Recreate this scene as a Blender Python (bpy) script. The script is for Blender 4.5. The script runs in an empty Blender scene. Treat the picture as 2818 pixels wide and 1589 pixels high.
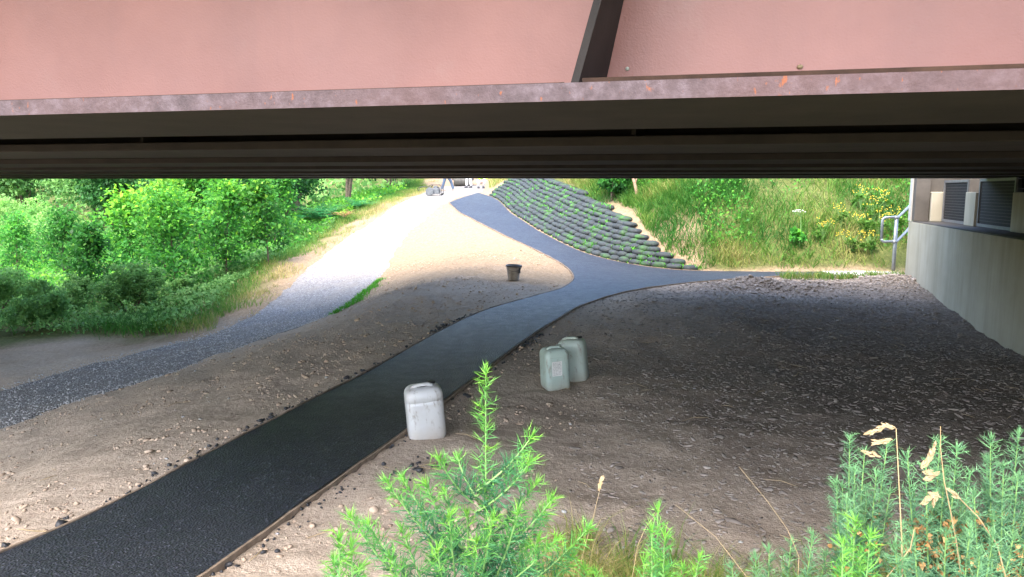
import bpy, bmesh, math, random
import numpy as np
from mathutils import Vector, Matrix
from mathutils.geometry import delaunay_2d_cdt
random.seed(7); RNG = np.random.default_rng(7)
R = math.radians
scene = bpy.context.scene
COL = scene.collection

# ------------------------------------------------------------------ camera, sky, sun, exposure
EYE = 2.05
PITCH = math.atan(97.5/740)
cam_d = bpy.data.cameras.new('camera'); cam = bpy.data.objects.new('camera', cam_d); COL.objects.link(cam)
cam.location = (0, 0, EYE); cam.rotation_euler = (math.pi/2-PITCH, 0, 0)
cam_d.sensor_width = 36; cam_d.lens = 740/1024*36; cam_d.clip_start = .05; cam_d.clip_end = 600
scene.camera = cam
SUN_EL, SUN_AZ = R(57), R(-154)          # azimuth measured clockwise from +Y (into the picture)
world = bpy.data.worlds.new('World'); scene.world = world; world.use_nodes = True
wn = world.node_tree.nodes; wl = world.node_tree.links
bgn = wn.get('Background') or wn.new('ShaderNodeBackground')
sky = wn.new('ShaderNodeTexSky'); sky.sky_type = 'NISHITA'; sky.sun_disc = False
sky.sun_elevation = SUN_EL; sky.sun_rotation = SUN_AZ; sky.air_density = 1.0; sky.dust_density = 3.5; sky.ozone_density = 1.0
wl.new(sky.outputs[0], bgn.inputs[0]); bgn.inputs[1].default_value = .15
wo = wn.get('World Output') or wn.new('ShaderNodeOutputWorld'); wl.new(bgn.outputs[0], wo.inputs[0])
sd = bpy.data.lights.new('sun', 'SUN'); sd.energy = .6; sd.angle = R(70); sd.color = (1, .96, .9)
sun = bpy.data.objects.new('sun', sd); COL.objects.link(sun)
sv = Vector((math.sin(SUN_AZ)*math.cos(SUN_EL), math.cos(SUN_AZ)*math.cos(SUN_EL), math.sin(SUN_EL)))
sun.rotation_euler = (-sv).to_track_quat('-Z', 'Y').to_euler(); sun.location = (-10, -5, 30)
vs = scene.view_settings; vs.view_transform = 'Standard'; vs.look = 'None'; vs.gamma = 1; vs.exposure = 3.0
try: vs.use_curve_mapping = False
except Exception: pass
scene.cycles.max_bounces = 10; scene.cycles.diffuse_bounces = 5; scene.cycles.transparent_max_bounces = 8
scene.cycles.use_denoising = True

# ------------------------------------------------------------------ helpers
def tag(o, label=None, cat=None, group=None, kind=None):
    if label: o['label'] = label
    if cat: o['category'] = cat
    if group: o['group'] = group
    if kind: o['kind'] = kind
    return o
def link(o, parent=None):
    COL.objects.link(o)
    if parent is not None: o.parent = parent
    return o
def empty(name, loc=(0,0,0), rz=0):
    o = bpy.data.objects.new(name, None); o.location = loc; o.rotation_euler = (0,0,rz); o.empty_display_size = .1
    return link(o)
def mesh_np(name, V, F, m, parent=None, tint=None, smooth=False, tintname='tint'):
    V = np.asarray(V, dtype=np.float32); F = np.asarray(F, dtype=np.int32)
    me = bpy.data.meshes.new(name); k = F.shape[1]
    me.vertices.add(len(V)); me.vertices.foreach_set('co', V.ravel())
    me.loops.add(F.size); me.loops.foreach_set('vertex_index', F.ravel())
    me.polygons.add(len(F)); me.polygons.foreach_set('loop_start', np.arange(len(F), dtype=np.int32)*k)
    try: me.polygons.foreach_set('loop_total', np.full(len(F), k, dtype=np.int32))
    except Exception: pass
    if smooth: me.polygons.foreach_set('use_smooth', np.ones(len(F), dtype=bool))
    if tint is not None:
        t = np.asarray(tint, dtype=np.float32)
        a = me.attributes.new(tintname, 'FLOAT', 'FACE' if len(t) == len(F) and len(t) != len(V) else 'POINT')
        a.data.foreach_set('value', t)
    me.update(calc_edges=True); me.validate()
    me.materials.append(m)
    return link(bpy.data.objects.new(name, me), parent)
class MB:
    def __init__(s): s.v = []; s.f = []
    def add(s, vs_, fs_):
        n = len(s.v); s.v += [tuple(p) for p in vs_]; s.f += [tuple(i+n for i in f) for f in fs_]
    def hexa(s, p):       # 8 points: bottom 4 ccw, top 4 ccw
        s.add(p, [(3,2,1,0),(4,5,6,7),(0,1,5,4),(1,2,6,5),(2,3,7,6),(3,0,4,7)])
    def box(s, c, d, rz=0, M=None):
        x,y,z = d[0]/2, d[1]/2, d[2]/2
        ps = [Vector(q) for q in [(-x,-y,-z),(x,-y,-z),(x,y,-z),(-x,y,-z),(-x,-y,z),(x,-y,z),(x,y,z),(-x,y,z)]]
        mt = M if M is not None else Matrix.Rotation(rz,3,'Z')
        s.hexa([mt@q+Vector(c) for q in ps])
    def tube(s, pts, rad, n=8, cap=True):
        pts = [Vector(p) for p in pts]
        if not hasattr(rad, '__len__'): rad = [rad]*len(pts)
        prev = None; rings = []
        for i,p in enumerate(pts):
            d = (pts[min(i+1,len(pts)-1)]-pts[max(i-1,0)]).normalized()
            if prev is None:
                u = d.orthogonal().normalized()
            else:
                u = (prev-d*prev.dot(d)); u = u.normalized() if u.length > 1e-6 else d.orthogonal().normalized()
            prev = u; w = d.cross(u)
            rings.append([p+(u*math.cos(2*math.pi*k/n)+w*math.sin(2*math.pi*k/n))*rad[i] for k in range(n)])
        vs_ = [q for r in rings for q in r]; fs_ = []
        for i in range(len(rings)-1):
            for k in range(n): fs_.append((i*n+k, i*n+(k+1)%n, (i+1)*n+(k+1)%n, (i+1)*n+k))
        if cap: fs_ += [tuple(range(n-1,-1,-1)), tuple((len(rings)-1)*n+k for k in range(n))]
        s.add(vs_, fs_)
    def rings(s, rings, cap=True):
        n = len(rings[0]); vs_ = [q for r in rings for q in r]; fs_ = []
        for i in range(len(rings)-1):
            for k in range(n): fs_.append((i*n+k, i*n+(k+1)%n, (i+1)*n+(k+1)%n, (i+1)*n+k))
        if cap: fs_ += [tuple(range(n-1,-1,-1)), tuple((len(rings)-1)*n+k for k in range(n))]
        s.add(vs_, fs_)
    def build(s, name, m, parent=None, smooth=False, bevel=0):
        me = bpy.data.meshes.new(name); me.from_pydata(s.v, [], s.f); me.update(); me.materials.append(m)
        if smooth:
            for p in me.polygons: p.use_smooth = True
        o = link(bpy.data.objects.new(name, me), parent)
        if bevel:
            b = o.modifiers.new('bevel', 'BEVEL'); b.width = bevel; b.segments = 2; b.limit_method = 'ANGLE'
        return o
def copy_tree(o, parent=None):
    c = o.copy(); COL.objects.link(c)
    if parent is not None: c.parent = parent
    for ch in list(o.children): copy_tree(ch, c)
    return c

# ---- value noise (numpy)
_perm = np.random.default_rng(3).random((256, 256))
def vnoise(x, y):
    xi = np.floor(x).astype(int); yi = np.floor(y).astype(int); fx = x-xi; fy = y-yi
    fx = fx*fx*(3-2*fx); fy = fy*fy*(3-2*fy)
    g = lambda a,b: _perm[a & 255, b & 255]
    return (g(xi,yi)*(1-fx)+g(xi+1,yi)*fx)*(1-fy)+(g(xi,yi+1)*(1-fx)+g(xi+1,yi+1)*fx)*fy
def fbm(x, y, o=4, lac=2.07):
    t = 0; a = .5
    for i in range(o): t = t+a*(vnoise(x+i*17.3, y+i*9.1)-.5); x = x*lac; y = y*lac; a *= .5
    return t

# ------------------------------------------------------------------ materials
def newmat(name):
    m = bpy.data.materials.new(name); m.use_nodes = True
    nt = m.node_tree; b = nt.nodes['Principled BSDF']
    return m, nt, b
def N(nt, typ, **kw):
    n = nt.nodes.new(typ)
    for k, v in kw.items(): setattr(n, k, v)
    return n
def noise_fac(nt, scale, detail=4, rough=.6, vec=None, dist=0):
    n = N(nt, 'ShaderNodeTexNoise'); n.inputs['Scale'].default_value = scale; n.inputs['Detail'].default_value = detail
    n.inputs['Roughness'].default_value = rough; n.inputs['Distortion'].default_value = dist
    if vec is None:
        vec = N(nt, 'ShaderNodeTexCoord').outputs['Object']
    nt.links.new(vec, n.inputs['Vector'])
    return n.outputs['Fac']
def ramp(nt, fac, stops):
    r = N(nt, 'ShaderNodeValToRGB'); e = r.color_ramp.elements
    while len(e) < len(stops): e.new(.5)
    for i, (p, c) in enumerate(stops): e[i].position = p; e[i].color = (*c, 1)
    nt.links.new(fac, r.inputs[0]); return r.outputs['Color']
def mixc(nt, fac, a, b, mode='MIX'):
    n = N(nt, 'ShaderNodeMix', data_type='RGBA', blend_type=mode)
    for s, v in ((n.inputs[0], fac), (n.inputs[6], a), (n.inputs[7], b)):
        if hasattr(v, 'is_output'): nt.links.new(v, s)
        elif isinstance(v, tuple): s.default_value = (*v, 1)
        else: s.default_value = v
    return n.outputs[2]
def bump(nt, b, h, strength=.5, dist=.01, prev=None):
    n = N(nt, 'ShaderNodeBump'); n.inputs['Strength'].default_value = strength; n.inputs['Distance'].default_value = dist
    nt.links.new(h, n.inputs['Height'])
    if prev is not None: nt.links.new(prev, n.inputs['Normal'])
    nt.links.new(n.outputs[0], b.inputs['Normal']); return n.outputs[0]
def mat_noise(name, stops, scale=8, rough=.7, bscale=60, bstr=.3, bdist=.005, metal=0, spec=.5, detail=5, world_pos=False):
    m, nt, b = newmat(name)
    vec = N(nt, 'ShaderNodeNewGeometry').outputs['Position'] if world_pos else None
    c = ramp(nt, noise_fac(nt, scale, detail, vec=vec), stops)
    nt.links.new(c, b.inputs['Base Color']); b.inputs['Roughness'].default_value = rough; b.inputs['Metallic'].default_value = metal
    b.inputs['Specular IOR Level'].default_value = spec
    if bstr: bump(nt, b, noise_fac(nt, bscale, 3, vec=vec), bstr, bdist)
    return m
def leaf_mat(name, stops, transl=.35, rough=.5, obj_var=.12, attr='tint'):
    m, nt, b = newmat(name)
    a = N(nt, 'ShaderNodeAttribute', attribute_name=attr)
    c = ramp(nt, a.outputs['Fac'], stops)
    oi = N(nt, 'ShaderNodeObjectInfo')
    hs = N(nt, 'ShaderNodeHueSaturation'); mr = N(nt, 'ShaderNodeMapRange')
    mr.inputs[3].default_value = 1-obj_var*1.6; mr.inputs[4].default_value = 1+obj_var*1.6
    nt.links.new(oi.outputs['Random'], mr.inputs[0]); nt.links.new(mr.outputs[0], hs.inputs['Value']); nt.links.new(c, hs.inputs['Color'])
    c = hs.outputs[0]
    nt.links.new(c, b.inputs['Base Color']); b.inputs['Roughness'].default_value = rough; b.inputs['Specular IOR Level'].default_value = .3
    t = N(nt, 'ShaderNodeBsdfTranslucent'); nt.links.new(c, t.inputs['Color'])
    mx = N(nt, 'ShaderNodeMixShader'); mx.inputs[0].default_value = transl
    nt.links.new(b.outputs[0], mx.inputs[1]); nt.links.new(t.outputs[0], mx.inputs[2])
    nt.links.new(mx.outputs[0], nt.nodes['Material Output'].inputs['Surface'])
    return m

# ground: sandy soil -> grey-brown mulch -> vegetated earth, by two vertex weights
def make_ground_mat():
    m, nt, b = newmat('soil')
    pos = N(nt, 'ShaderNodeNewGeometry').outputs['Position']
    n1 = noise_fac(nt, 1.3, 6, .65, pos); n2 = noise_fac(nt, 14, 6, .7, pos); n3 = noise_fac(nt, 90, 3, .7, pos)
    sand = ramp(nt, n2, [(.25,(.32,.25,.19)),(.5,(.48,.395,.31)),(.75,(.6,.5,.405))])
    sand = mixc(nt, ramp(nt, n1, [(.35,(0,0,0)),(.7,(.8,.8,.8))]), sand, (.48,.39,.31))
    mulch = ramp(nt, n2, [(.3,(.10,.08,.064)),(.5,(.205,.172,.143)),(.72,(.36,.31,.27))])
    turf = ramp(nt, n2, [(.3,(.05,.06,.02)),(.55,(.10,.12,.035)),(.8,(.22,.19,.08))])
    am = N(nt, 'ShaderNodeAttribute', attribute_name='mulch').outputs['Fac']
    at = N(nt, 'ShaderNodeAttribute', attribute_name='turf').outputs['Fac']
    tan = ramp(nt, n2, [(.25,(.17,.118,.07)),(.5,(.265,.195,.125)),(.75,(.36,.275,.185))])
    sand = mixc(nt, N(nt, 'ShaderNodeAttribute', attribute_name='tan').outputs['Fac'], sand, tan)
    c = mixc(nt, am, sand, mulch); c = mixc(nt, at, c, turf)
    sp = ramp(nt, n3, [(.3,(.62,.62,.62)),(.62,(1.12,1.1,1.08))])
    c = mixc(nt, .8, c, sp, 'MULTIPLY')
    nt.links.new(c, b.inputs['Base Color']); b.inputs['Roughness'].default_value = .95; b.inputs['Specular IOR Level'].default_value = .15
    p = bump(nt, b, n3, .6, .012); bump(nt, b, n2, .7, .05, p)
    return m
def make_asphalt_mat():
    m, nt, b = newmat('asphalt')
    pos = N(nt, 'ShaderNodeNewGeometry').outputs['Position']
    vo = N(nt, 'ShaderNodeTexVoronoi'); vo.inputs['Scale'].default_value = 68; nt.links.new(pos, vo.inputs['Vector'])
    vo2 = N(nt, 'ShaderNodeTexVoronoi'); vo2.inputs['Scale'].default_value = 45; nt.links.new(pos, vo2.inputs['Vector'])
    n1 = noise_fac(nt, .9, 5, .6, pos); n2 = noise_fac(nt, 6, 5, .6, pos)
    c = ramp(nt, vo.outputs['Color'], [(.2,(.008,.0095,.015)),(.7,(.019,.0225,.035)),(.95,(.043,.048,.066))])
    c = mixc(nt, ramp(nt, n1, [(.4,(0,0,0)),(.65,(.45,.45,.45))]), c, (.032,.036,.044))
    c = mixc(nt, ramp(nt, vo.outputs['Color'], [(.84,(0,0,0)),(.92,(1,1,1))]), c, (.075,.083,.105))
    # pale dusty scuffs
    sc = ramp(nt, noise_fac(nt, 2.2, 7, .75, pos, 1.2), [(.66,(0,0,0)),(.78,(.16,.16,.16))])
    c = mixc(nt, sc, c, (.2,.18,.16))
    nt.links.new(c, b.inputs['Base Color'])
    nt.links.new(ramp(nt, n2, [(.3,(.46,.46,.46)),(.7,(.58,.58,.58))]), b.inputs['Roughness'])
    b.inputs['Specular IOR Level'].default_value = .5
    p = bump(nt, b, vo.outputs['Distance'], .8, .01); bump(nt, b, vo2.outputs['Distance'], .35, .008, p)
    return m
def make_gravel_mat():
    m, nt, b = newmat('gravel')
    pos = N(nt, 'ShaderNodeNewGeometry').outputs['Position']
    vo = N(nt, 'ShaderNodeTexVoronoi'); vo.inputs['Scale'].default_value = 32; nt.links.new(pos, vo.inputs['Vector'])
    c = ramp(nt, vo.outputs['Color'], [(.1,(.11,.109,.112)),(.5,(.2,.198,.204)),(.9,(.33,.327,.333))])
    n1 = noise_fac(nt, 1.5, 6, .7, pos)
    c = mixc(nt, ramp(nt, n1, [(.35,(.12,.12,.12)),(.65,(.65,.65,.65))]), c, (.24,.215,.185))
    nt.links.new(c, b.inputs['Base Color']); b.inputs['Roughness'].default_value = .95; b.inputs['Specular IOR Level'].default_value = .08
    bump(nt, b, vo.outputs['Distance'], .9, .02)
    return m
M = {}
M['soil'] = make_ground_mat(); M['asphalt'] = make_asphalt_mat(); M['gravel'] = make_gravel_mat()
M['clod'] = mat_noise('clod', [(.3,(.28,.205,.145)),(.7,(.52,.41,.31))], 5, .95, 120, .5, .006, spec=.2, world_pos=True)
M['chip'] = mat_noise('chip', [(.25,(.12,.098,.08)),(.5,(.26,.225,.195)),(.75,(.44,.39,.345))], 9, .95, 120, .4, .004, spec=.2, world_pos=True)
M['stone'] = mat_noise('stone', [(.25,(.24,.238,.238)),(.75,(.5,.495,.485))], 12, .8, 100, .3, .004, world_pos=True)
M['crumb'] = mat_noise('crumb', [(.3,(.012,.012,.014)),(.7,(.035,.036,.04))], 30, .5, 90, .5, .006)
M['board'] = mat_noise('board', [(.3,(.13,.095,.065)),(.7,(.29,.22,.155))], 14, .85, 60, .4, .004, world_pos=True)
M['concrete'] = mat_noise('concrete', [(.3,(.36,.355,.32)),(.7,(.47,.46,.42))], 1.2, .85, 40, .2, .004, spec=.3)
M['slab'] = mat_noise('slab', [(.3,(.45,.43,.40)),(.7,(.58,.56,.53))], 3, .85, 50, .3, .004)
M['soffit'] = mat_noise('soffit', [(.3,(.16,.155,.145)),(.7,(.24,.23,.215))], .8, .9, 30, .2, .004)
# wall concrete with faint green-brown drip streaks (stretched vertically)
def make_wall_mat():
    m, nt, b = newmat('wall_concrete')
    pos = N(nt, 'ShaderNodeNewGeometry').outputs['Position']
    mp = N(nt, 'ShaderNodeMapping'); mp.inputs['Scale'].default_value = (2.2, 2.2, .22); nt.links.new(pos, mp.inputs['Vector'])
    st = noise_fac(nt, 1.4, 6, .65, mp.outputs[0])
    c = ramp(nt, noise_fac(nt, 1.1, 6, .6, pos), [(.3,(.32,.295,.22)),(.7,(.40,.375,.30))])
    c = mixc(nt, ramp(nt, st, [(.46,(0,0,0)),(.72,(.45,.45,.45))]), c, (.17,.165,.11))
    nt.links.new(c, b.inputs['Base Color']); b.inputs['Roughness'].default_value = .85; b.inputs['Specular IOR Level'].default_value = .3
    bump(nt, b, noise_fac(nt, 55, 4, .6, pos), .25, .004)
    return m
M['wall'] = make_wall_mat(); M['stained'] = mat_noise('shaded_concrete', [(.3,(.06,.055,.048)),(.7,(.11,.10,.088))], 2, .9, 40, .2, .004, spec=.2)  # second concrete is darkened to stand in for the deck's shade
def make_paint_mat():
    m, nt, b = newmat('red_oxide_paint')
    tc = N(nt, 'ShaderNodeTexCoord').outputs['Object']
    c = ramp(nt, noise_fac(nt, .9, 5, .6, tc), [(.3,(.245,.092,.068)),(.7,(.385,.16,.122))])
    c = mixc(nt, ramp(nt, noise_fac(nt, 4, 6, .7, tc), [(.6,(0,0,0)),(.75,(.18,.18,.18))]), c, (.36,.24,.19))
    nt.links.new(c, b.inputs['Base Color']); b.inputs['Roughness'].default_value = .42; b.inputs['Specular IOR Level'].default_value = .5
    mp = N(nt, 'ShaderNodeMapping'); mp.inputs['Scale'].default_value = (3.2, 3.2, .25); nt.links.new(tc, mp.inputs['Vector'])
    c = mixc(nt, ramp(nt, noise_fac(nt, 1.6, 6, .65, mp.outputs[0]), [(.5,(0,0,0)),(.78,(.3,.3,.3))]), c, (.2,.095,.08))
    c = mixc(nt, ramp(nt, noise_fac(nt, 1.0, 3, .5, tc), [(.4,(0,0,0)),(.75,(.28,.28,.28))]), c, (.26,.16,.15))
    nt.links.new(c, b.inputs['Base Color'])
    p = bump(nt, b, noise_fac(nt, 130, 3, .6, tc), .3, .004); bump(nt, b, noise_fac(nt, 6, 3, .5, tc), .12, .02, p)
    return m
M['paint'] = make_paint_mat()
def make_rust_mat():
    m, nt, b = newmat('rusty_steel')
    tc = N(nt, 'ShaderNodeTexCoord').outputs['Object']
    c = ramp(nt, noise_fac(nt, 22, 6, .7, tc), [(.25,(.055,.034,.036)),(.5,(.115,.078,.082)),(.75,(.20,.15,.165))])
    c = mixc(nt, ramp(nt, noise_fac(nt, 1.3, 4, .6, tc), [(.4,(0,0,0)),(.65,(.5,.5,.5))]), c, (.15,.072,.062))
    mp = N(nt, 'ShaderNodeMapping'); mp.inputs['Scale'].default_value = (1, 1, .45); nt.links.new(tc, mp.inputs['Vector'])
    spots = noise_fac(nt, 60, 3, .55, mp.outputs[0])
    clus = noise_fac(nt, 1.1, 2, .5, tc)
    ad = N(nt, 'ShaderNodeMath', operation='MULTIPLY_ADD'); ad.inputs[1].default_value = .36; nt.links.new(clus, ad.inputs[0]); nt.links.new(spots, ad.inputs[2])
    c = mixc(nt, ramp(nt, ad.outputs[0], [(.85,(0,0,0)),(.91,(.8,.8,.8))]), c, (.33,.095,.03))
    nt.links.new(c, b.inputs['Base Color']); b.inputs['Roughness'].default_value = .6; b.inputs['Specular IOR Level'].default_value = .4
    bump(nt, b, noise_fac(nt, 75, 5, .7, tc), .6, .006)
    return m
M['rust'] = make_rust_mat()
M['dark_shaded_steel'] = mat_noise('dark_shaded_steel', [(.3,(.02,.016,.014)),(.7,(.038,.030,.026))], 5, .75, 130, .4, .003, spec=.3)  # dark steel; shade under the bridge is painted into the tone
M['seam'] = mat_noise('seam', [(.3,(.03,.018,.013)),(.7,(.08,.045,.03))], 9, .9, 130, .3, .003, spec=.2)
M['galv'] = mat_noise('galvanised', [(.3,(.17,.195,.22)),(.7,(.25,.28,.30))], 12, .5, 60, .1, .002, metal=.55)
M['screen_frame'] = mat_noise('screen_frame', [(.3,(.14,.145,.145)),(.7,(.2,.2,.2))], 8, .5, 60, .1, .002, metal=.3)
M['mesh_dark'] = mat_noise('mesh_dark', [(.3,(.010,.010,.010)),(.7,(.022,.022,.021))], 20, .9, 200, .4, .004)
M['bearing'] = mat_noise('bearing', [(.3,(.03,.027,.024)),(.7,(.055,.05,.044))], 9, .7, 60, .2, .003)
M['black'] = mat_noise('black_plastic', [(.3,(.012,.012,.013)),(.7,(.03,.03,.03))], 9, .5, 60, .1, .002)
M['bag'] = mat_noise('bag_fabric', [(.3,(.014,.019,.022)),(.52,(.025,.033,.036)),(.60,(.025,.06,.022)),(.72,(.04,.14,.02))], 2.6, .8, 160, .4, .004, world_pos=True)
M['wood_trunk'] = mat_noise('bark', [(.3,(.06,.045,.03)),(.7,(.16,.12,.085))], 16, .9, 50, .5, .006)
M['dead_wood'] = mat_noise('dead_wood', [(.3,(.2,.12,.07)),(.7,(.38,.25,.16))], 12, .9, 50, .5, .006)
M['dry_leaf'] = leaf_mat('dry_leaf', [(0,(.3,.15,.05)),(1,(.62,.40,.17))], .3, .7)
M['leaf'] = leaf_mat('hazel_leaf', [(0,(.03,.13,.03)),(.4,(.06,.26,.04)),(.75,(.13,.40,.04)),(1,(.34,.62,.05))], .5)
M['leaf_dark'] = leaf_mat('dark_leaf', [(0,(.02,.085,.02)),(.6,(.045,.17,.035)),(1,(.11,.28,.06))], .4)
M['leaf_haze'] = leaf_mat('haze_leaf', [(0,(.10,.26,.07)),(.6,(.2,.42,.10)),(1,(.34,.55,.14))], .45)  # far foliage, paled so its colour carries the distance haze
M['broom'] = leaf_mat('fine_shrub', [(0,(.07,.18,.05)),(.6,(.15,.33,.09)),(1,(.26,.45,.14))], .5)
M['fern'] = leaf_mat('fern', [(0,(.03,.18,.06)),(1,(.07,.36,.11))], .4)
M['grass'] = leaf_mat('grass', [(0,(.035,.14,.018)),(.42,(.10,.23,.03)),(.72,(.24,.27,.065)),(1,(.42,.34,.15))], .4, .6)
M['grass_bag'] = leaf_mat('grass_bright', [(0,(.05,.26,.015)),(1,(.13,.46,.03))], .35, .6)
M['gorse'] = leaf_mat('gorse', [(0,(.035,.13,.065)),(.45,(.06,.22,.085)),(.75,(.11,.34,.06)),(1,(.22,.48,.06))], .3, .5, .05)
M['gorse_blue'] = leaf_mat('gorse_blue', [(0,(.06,.16,.09)),(.6,(.125,.29,.15)),(1,(.2,.42,.17))], .3, .5, .08)
M['stem'] = mat_noise('green_stem', [(.3,(.10,.22,.06)),(.7,(.2,.34,.1))], 20, .7, 60, .1, .002)
M['straw'] = mat_noise('straw', [(.3,(.26,.18,.085)),(.7,(.42,.32,.17))], 20, .8, 60, .1, .002)
M['seed'] = mat_noise('seed', [(.3,(.27,.19,.095)),(.7,(.4,.31,.18))], 90, .85, 200, .5, .003)
M['petal_yellow'] = mat_noise('yellow_petal', [(.3,(.5,.36,.02)),(.7,(.66,.5,.035))], 20, .7, 60, .1, .002)
M['petal_white'] = mat_noise('white_petal', [(.3,(.4,.42,.34)),(.7,(.55,.56,.47))], 20, .7, 60, .1, .002)

# ------------------------------------------------------------------ lie of the land
PATH_L = [(-3.6,2.2,.05),(-3.129,3.429,0),(-2.896,3.952,0),(-2.651,4.526,0),(-2.405,5.46,0),(-1.976,7.034,0),(-1.27,9.748,0),(-.584,12.193,0),(.317,13.892,.02),
          (1.039,15.101,.05),(1.407,16.566,.1),(1.297,18.2,.224),(.574,20.5,.47),(-.479,23.5,.781),(-1.531,26.5,1.143),(-2.529,30,1.581)]
RAMP_R = [(-1.614,36.5,1.963),(-1.141,34,1.843),(.03,27.5,1.182),(.798,24,.806),(1.443,22,.532),(2.099,20.3,.321),(3.165,18.8,.164),(4.322,18.1,.097),(5.919,17.9,.089),(7.472,17.8,.1)]
PATH_R = [(-2.05,2.2,.08),(-1.63,3.668,.03),(-1.383,4.647,0),(-.917,6.152,0),(-.498,7.661,0),(.235,10.236,0),(.707,11.579,.02),(1.205,12.883,.04),(2.12,14.373,.06),(3.279,15.448,.08),(4.465,16.119,.1),(6.0,16.8,.1),(7.472,16.98,.1)]
SLAB = [(7.49,16.98,.1),(9.15,17.04,.1),(9.15,17.8,.1),(7.49,17.8,.1)]
GRAV_L = [(-9.8,6.5,-1.4),(-9.3,9,-1.34),(-8.842,11.104,-1.3),(-8.497,11.953,-1.25),(-7.601,14.024,-1.15),(-6.739,15.061,-1.05),(-6.119,16.312,-.9),(-5.941,18.624,-.6),(-6.0,22.6,-.12),(-5.553,26,.535),(-4.85,30.5,1.38),(-4.6,34,1.72),(-4.4,40,2.1),(-4.3,48,2.6)]
GRAV_R = [(-7.5,5,-1.25),(-7.25,7,-1.18),(-6.971,8.685,-1.12),(-6.714,9.372,-1.1),(-5.748,12.033,-1.0),(-4.891,13.791,-.85),(-4.0,15.358,-.63),(-3.72,16.7,-.46),(-3.474,19.596,-.15),(-3.588,24,.3),(-3.3,27,.9),(-2.65,30.5,1.6),(-1.75,36.4,1.95),(-1.2,40,2.15),(-1,48,2.6)]
CTRL = PATH_L[1:]+RAMP_R+PATH_R[1:]+GRAV_L+GRAV_R[::2]+[SLAB[1],SLAB[2]]+[
    (.026,15.9,.16),(-1.2,16.5,.16),(-1.2,20,.42),(-1.6,13.4,.02),(6.5,8.8,-.1),(7.27,10.5,-.16),(8.6,15.5,.14),(5,6,-.02),(4,4.2,.05),(3,3.3,.13),(.8,3.4,.12),(1.8,3.3,.14),(3.5,11,.0),(5,13.5,.05),
    (-5.083,9.311,-.6),(-4.052,5.59,-.32),(-5.891,8.206,-.85),(-3.797,10.692,-.3),(-2.93,10.986,-.15),(-2.633,12.46,-.1),(-2.295,14.69,.03),(-3.672,8.433,-.35),(-3.77,6.203,-.25),
    (-4.6,3.0,-.2),(0,0,.5),(3,0,.45),(-3,0,.42),(0,1.4,.40),(2,1.5,.42),(-2,1.5,.34),(-6,0,.2),(7,0,.5),(-8,3.5,-1.0),
    (0,-6,.5),(9,-6,.5),(-9,-6,.2),(0,-20,-.4),(25,-20,-.4),(-25,-20,-.8),(11,18,.15),(14,18,.15),(20,18,.2),(30,18,.2),(14,8,.2),(14,0,.5),(25,5,.5),
    (-9.681,21.11,-1.0),(-7.417,22.398,-.15),(-8.533,21.905,-.6),(-14.5,28,-1.1),(-17.4,28.5,-1.35),(-20.3,29.8,-1.5),(-9.93,18.835,-1.2),(-11.9,18.245,-1.35),(-12.1,17.2,-1.38),(-7.205,15.729,-1.1),(-9.287,23.6,-.6),
    (-8.2,27,.2),(-8.3,33,.9),(-9,42,1.3),(-14,12,-1.6),(-13,36,-.1),(-20,12,-1.9),(-20,25,-1.6),(-20,40,-.8),(-30,20,-2),(-30,45,-.9),(-25,5,-2),(-40,5,-2),
    (-1.5,44,2.36),(0,60,3.2),(5,40,2.1),(12,40,2.1),(5,30,1.4),(12,30,1.2),(25,40,2),(25,60,3),(-25,60,0),(-50,40,-1),(-50,70,1)]
_c = np.array(CTRL)
def _tps(r2): return np.where(r2 > 1e-9, r2*np.log(r2+1e-12), 0)
def _fit(c):
    n = len(c); d2 = ((c[:,None,:2]-c[None,:,:2])**2).sum(-1)
    A = np.zeros((n+3, n+3)); A[:n,:n] = _tps(d2)+np.eye(n)*.6; P_ = np.c_[np.ones(n), c[:,:2]]
    A[:n,n:] = P_; A[n:,:n] = P_.T
    return np.linalg.solve(A, np.r_[c[:,2], 0, 0, 0])
_w = _fit(_c)
def base_height(x, y):
    x = np.asarray(x, float); y = np.asarray(y, float); sh = x.shape; xs = np.clip(x.ravel(), -45, 28); ys = np.clip(y.ravel(), -18, 62)
    out = np.zeros(len(xs))
    for i in range(0, len(xs), 20000):
        d2 = (xs[i:i+20000,None]-_c[None,:,0])**2+(ys[i:i+20000,None]-_c[None,:,1])**2
        out[i:i+20000] = _tps(d2)@_w[:-3]+_w[-3]+_w[-2]*xs[i:i+20000]+_w[-1]*ys[i:i+20000]
    return out.reshape(sh)
def smooth_chain(pts, step=.15):
    p = np.array(pts, float); n = len(p); out = []
    for i in range(n-1):
        p0 = p[max(i-1,0)]; p1 = p[i]; p2 = p[i+1]; p3 = p[min(i+2,n-1)]
        k = max(2, int(np.linalg.norm(p2[:2]-p1[:2])/step))
        # centripetal-ish catmull-rom with limited tangents
        l = np.linalg.norm(p2[:2]-p1[:2]); t1 = (p2-p0); t2 = (p3-p1)
        t1 = t1/max(np.linalg.norm(t1[:2]),1e-6)*l; t2 = t2/max(np.linalg.norm(t2[:2]),1e-6)*l
        for j in range(k):
            t = j/k; t_2 = t*t; t_3 = t_2*t
            out.append((2*t_3-3*t_2+1)*p1+(t_3-2*t_2+t)*t1+(-2*t_3+3*t_2)*p2+(t_3-t_2)*t2)
    out.append(p[-1]); return np.array(out)
L_chain = smooth_chain(PATH_L); RR_chain = smooth_chain(RAMP_R); RN_chain = smooth_chain(PATH_R)
GL_chain = smooth_chain(GRAV_L, .2); GR_chain = smooth_chain(GRAV_R, .2)
POLY = np.vstack([L_chain[:,:2], RR_chain[:,:2], RN_chain[::-1,:2]])
TOE = np.vstack([[[-1.9,60],[-1.75,44]], RR_chain[::4,:2], [[9.1,17.85],[12,17.9],[16,18],[40,18]]])
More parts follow.
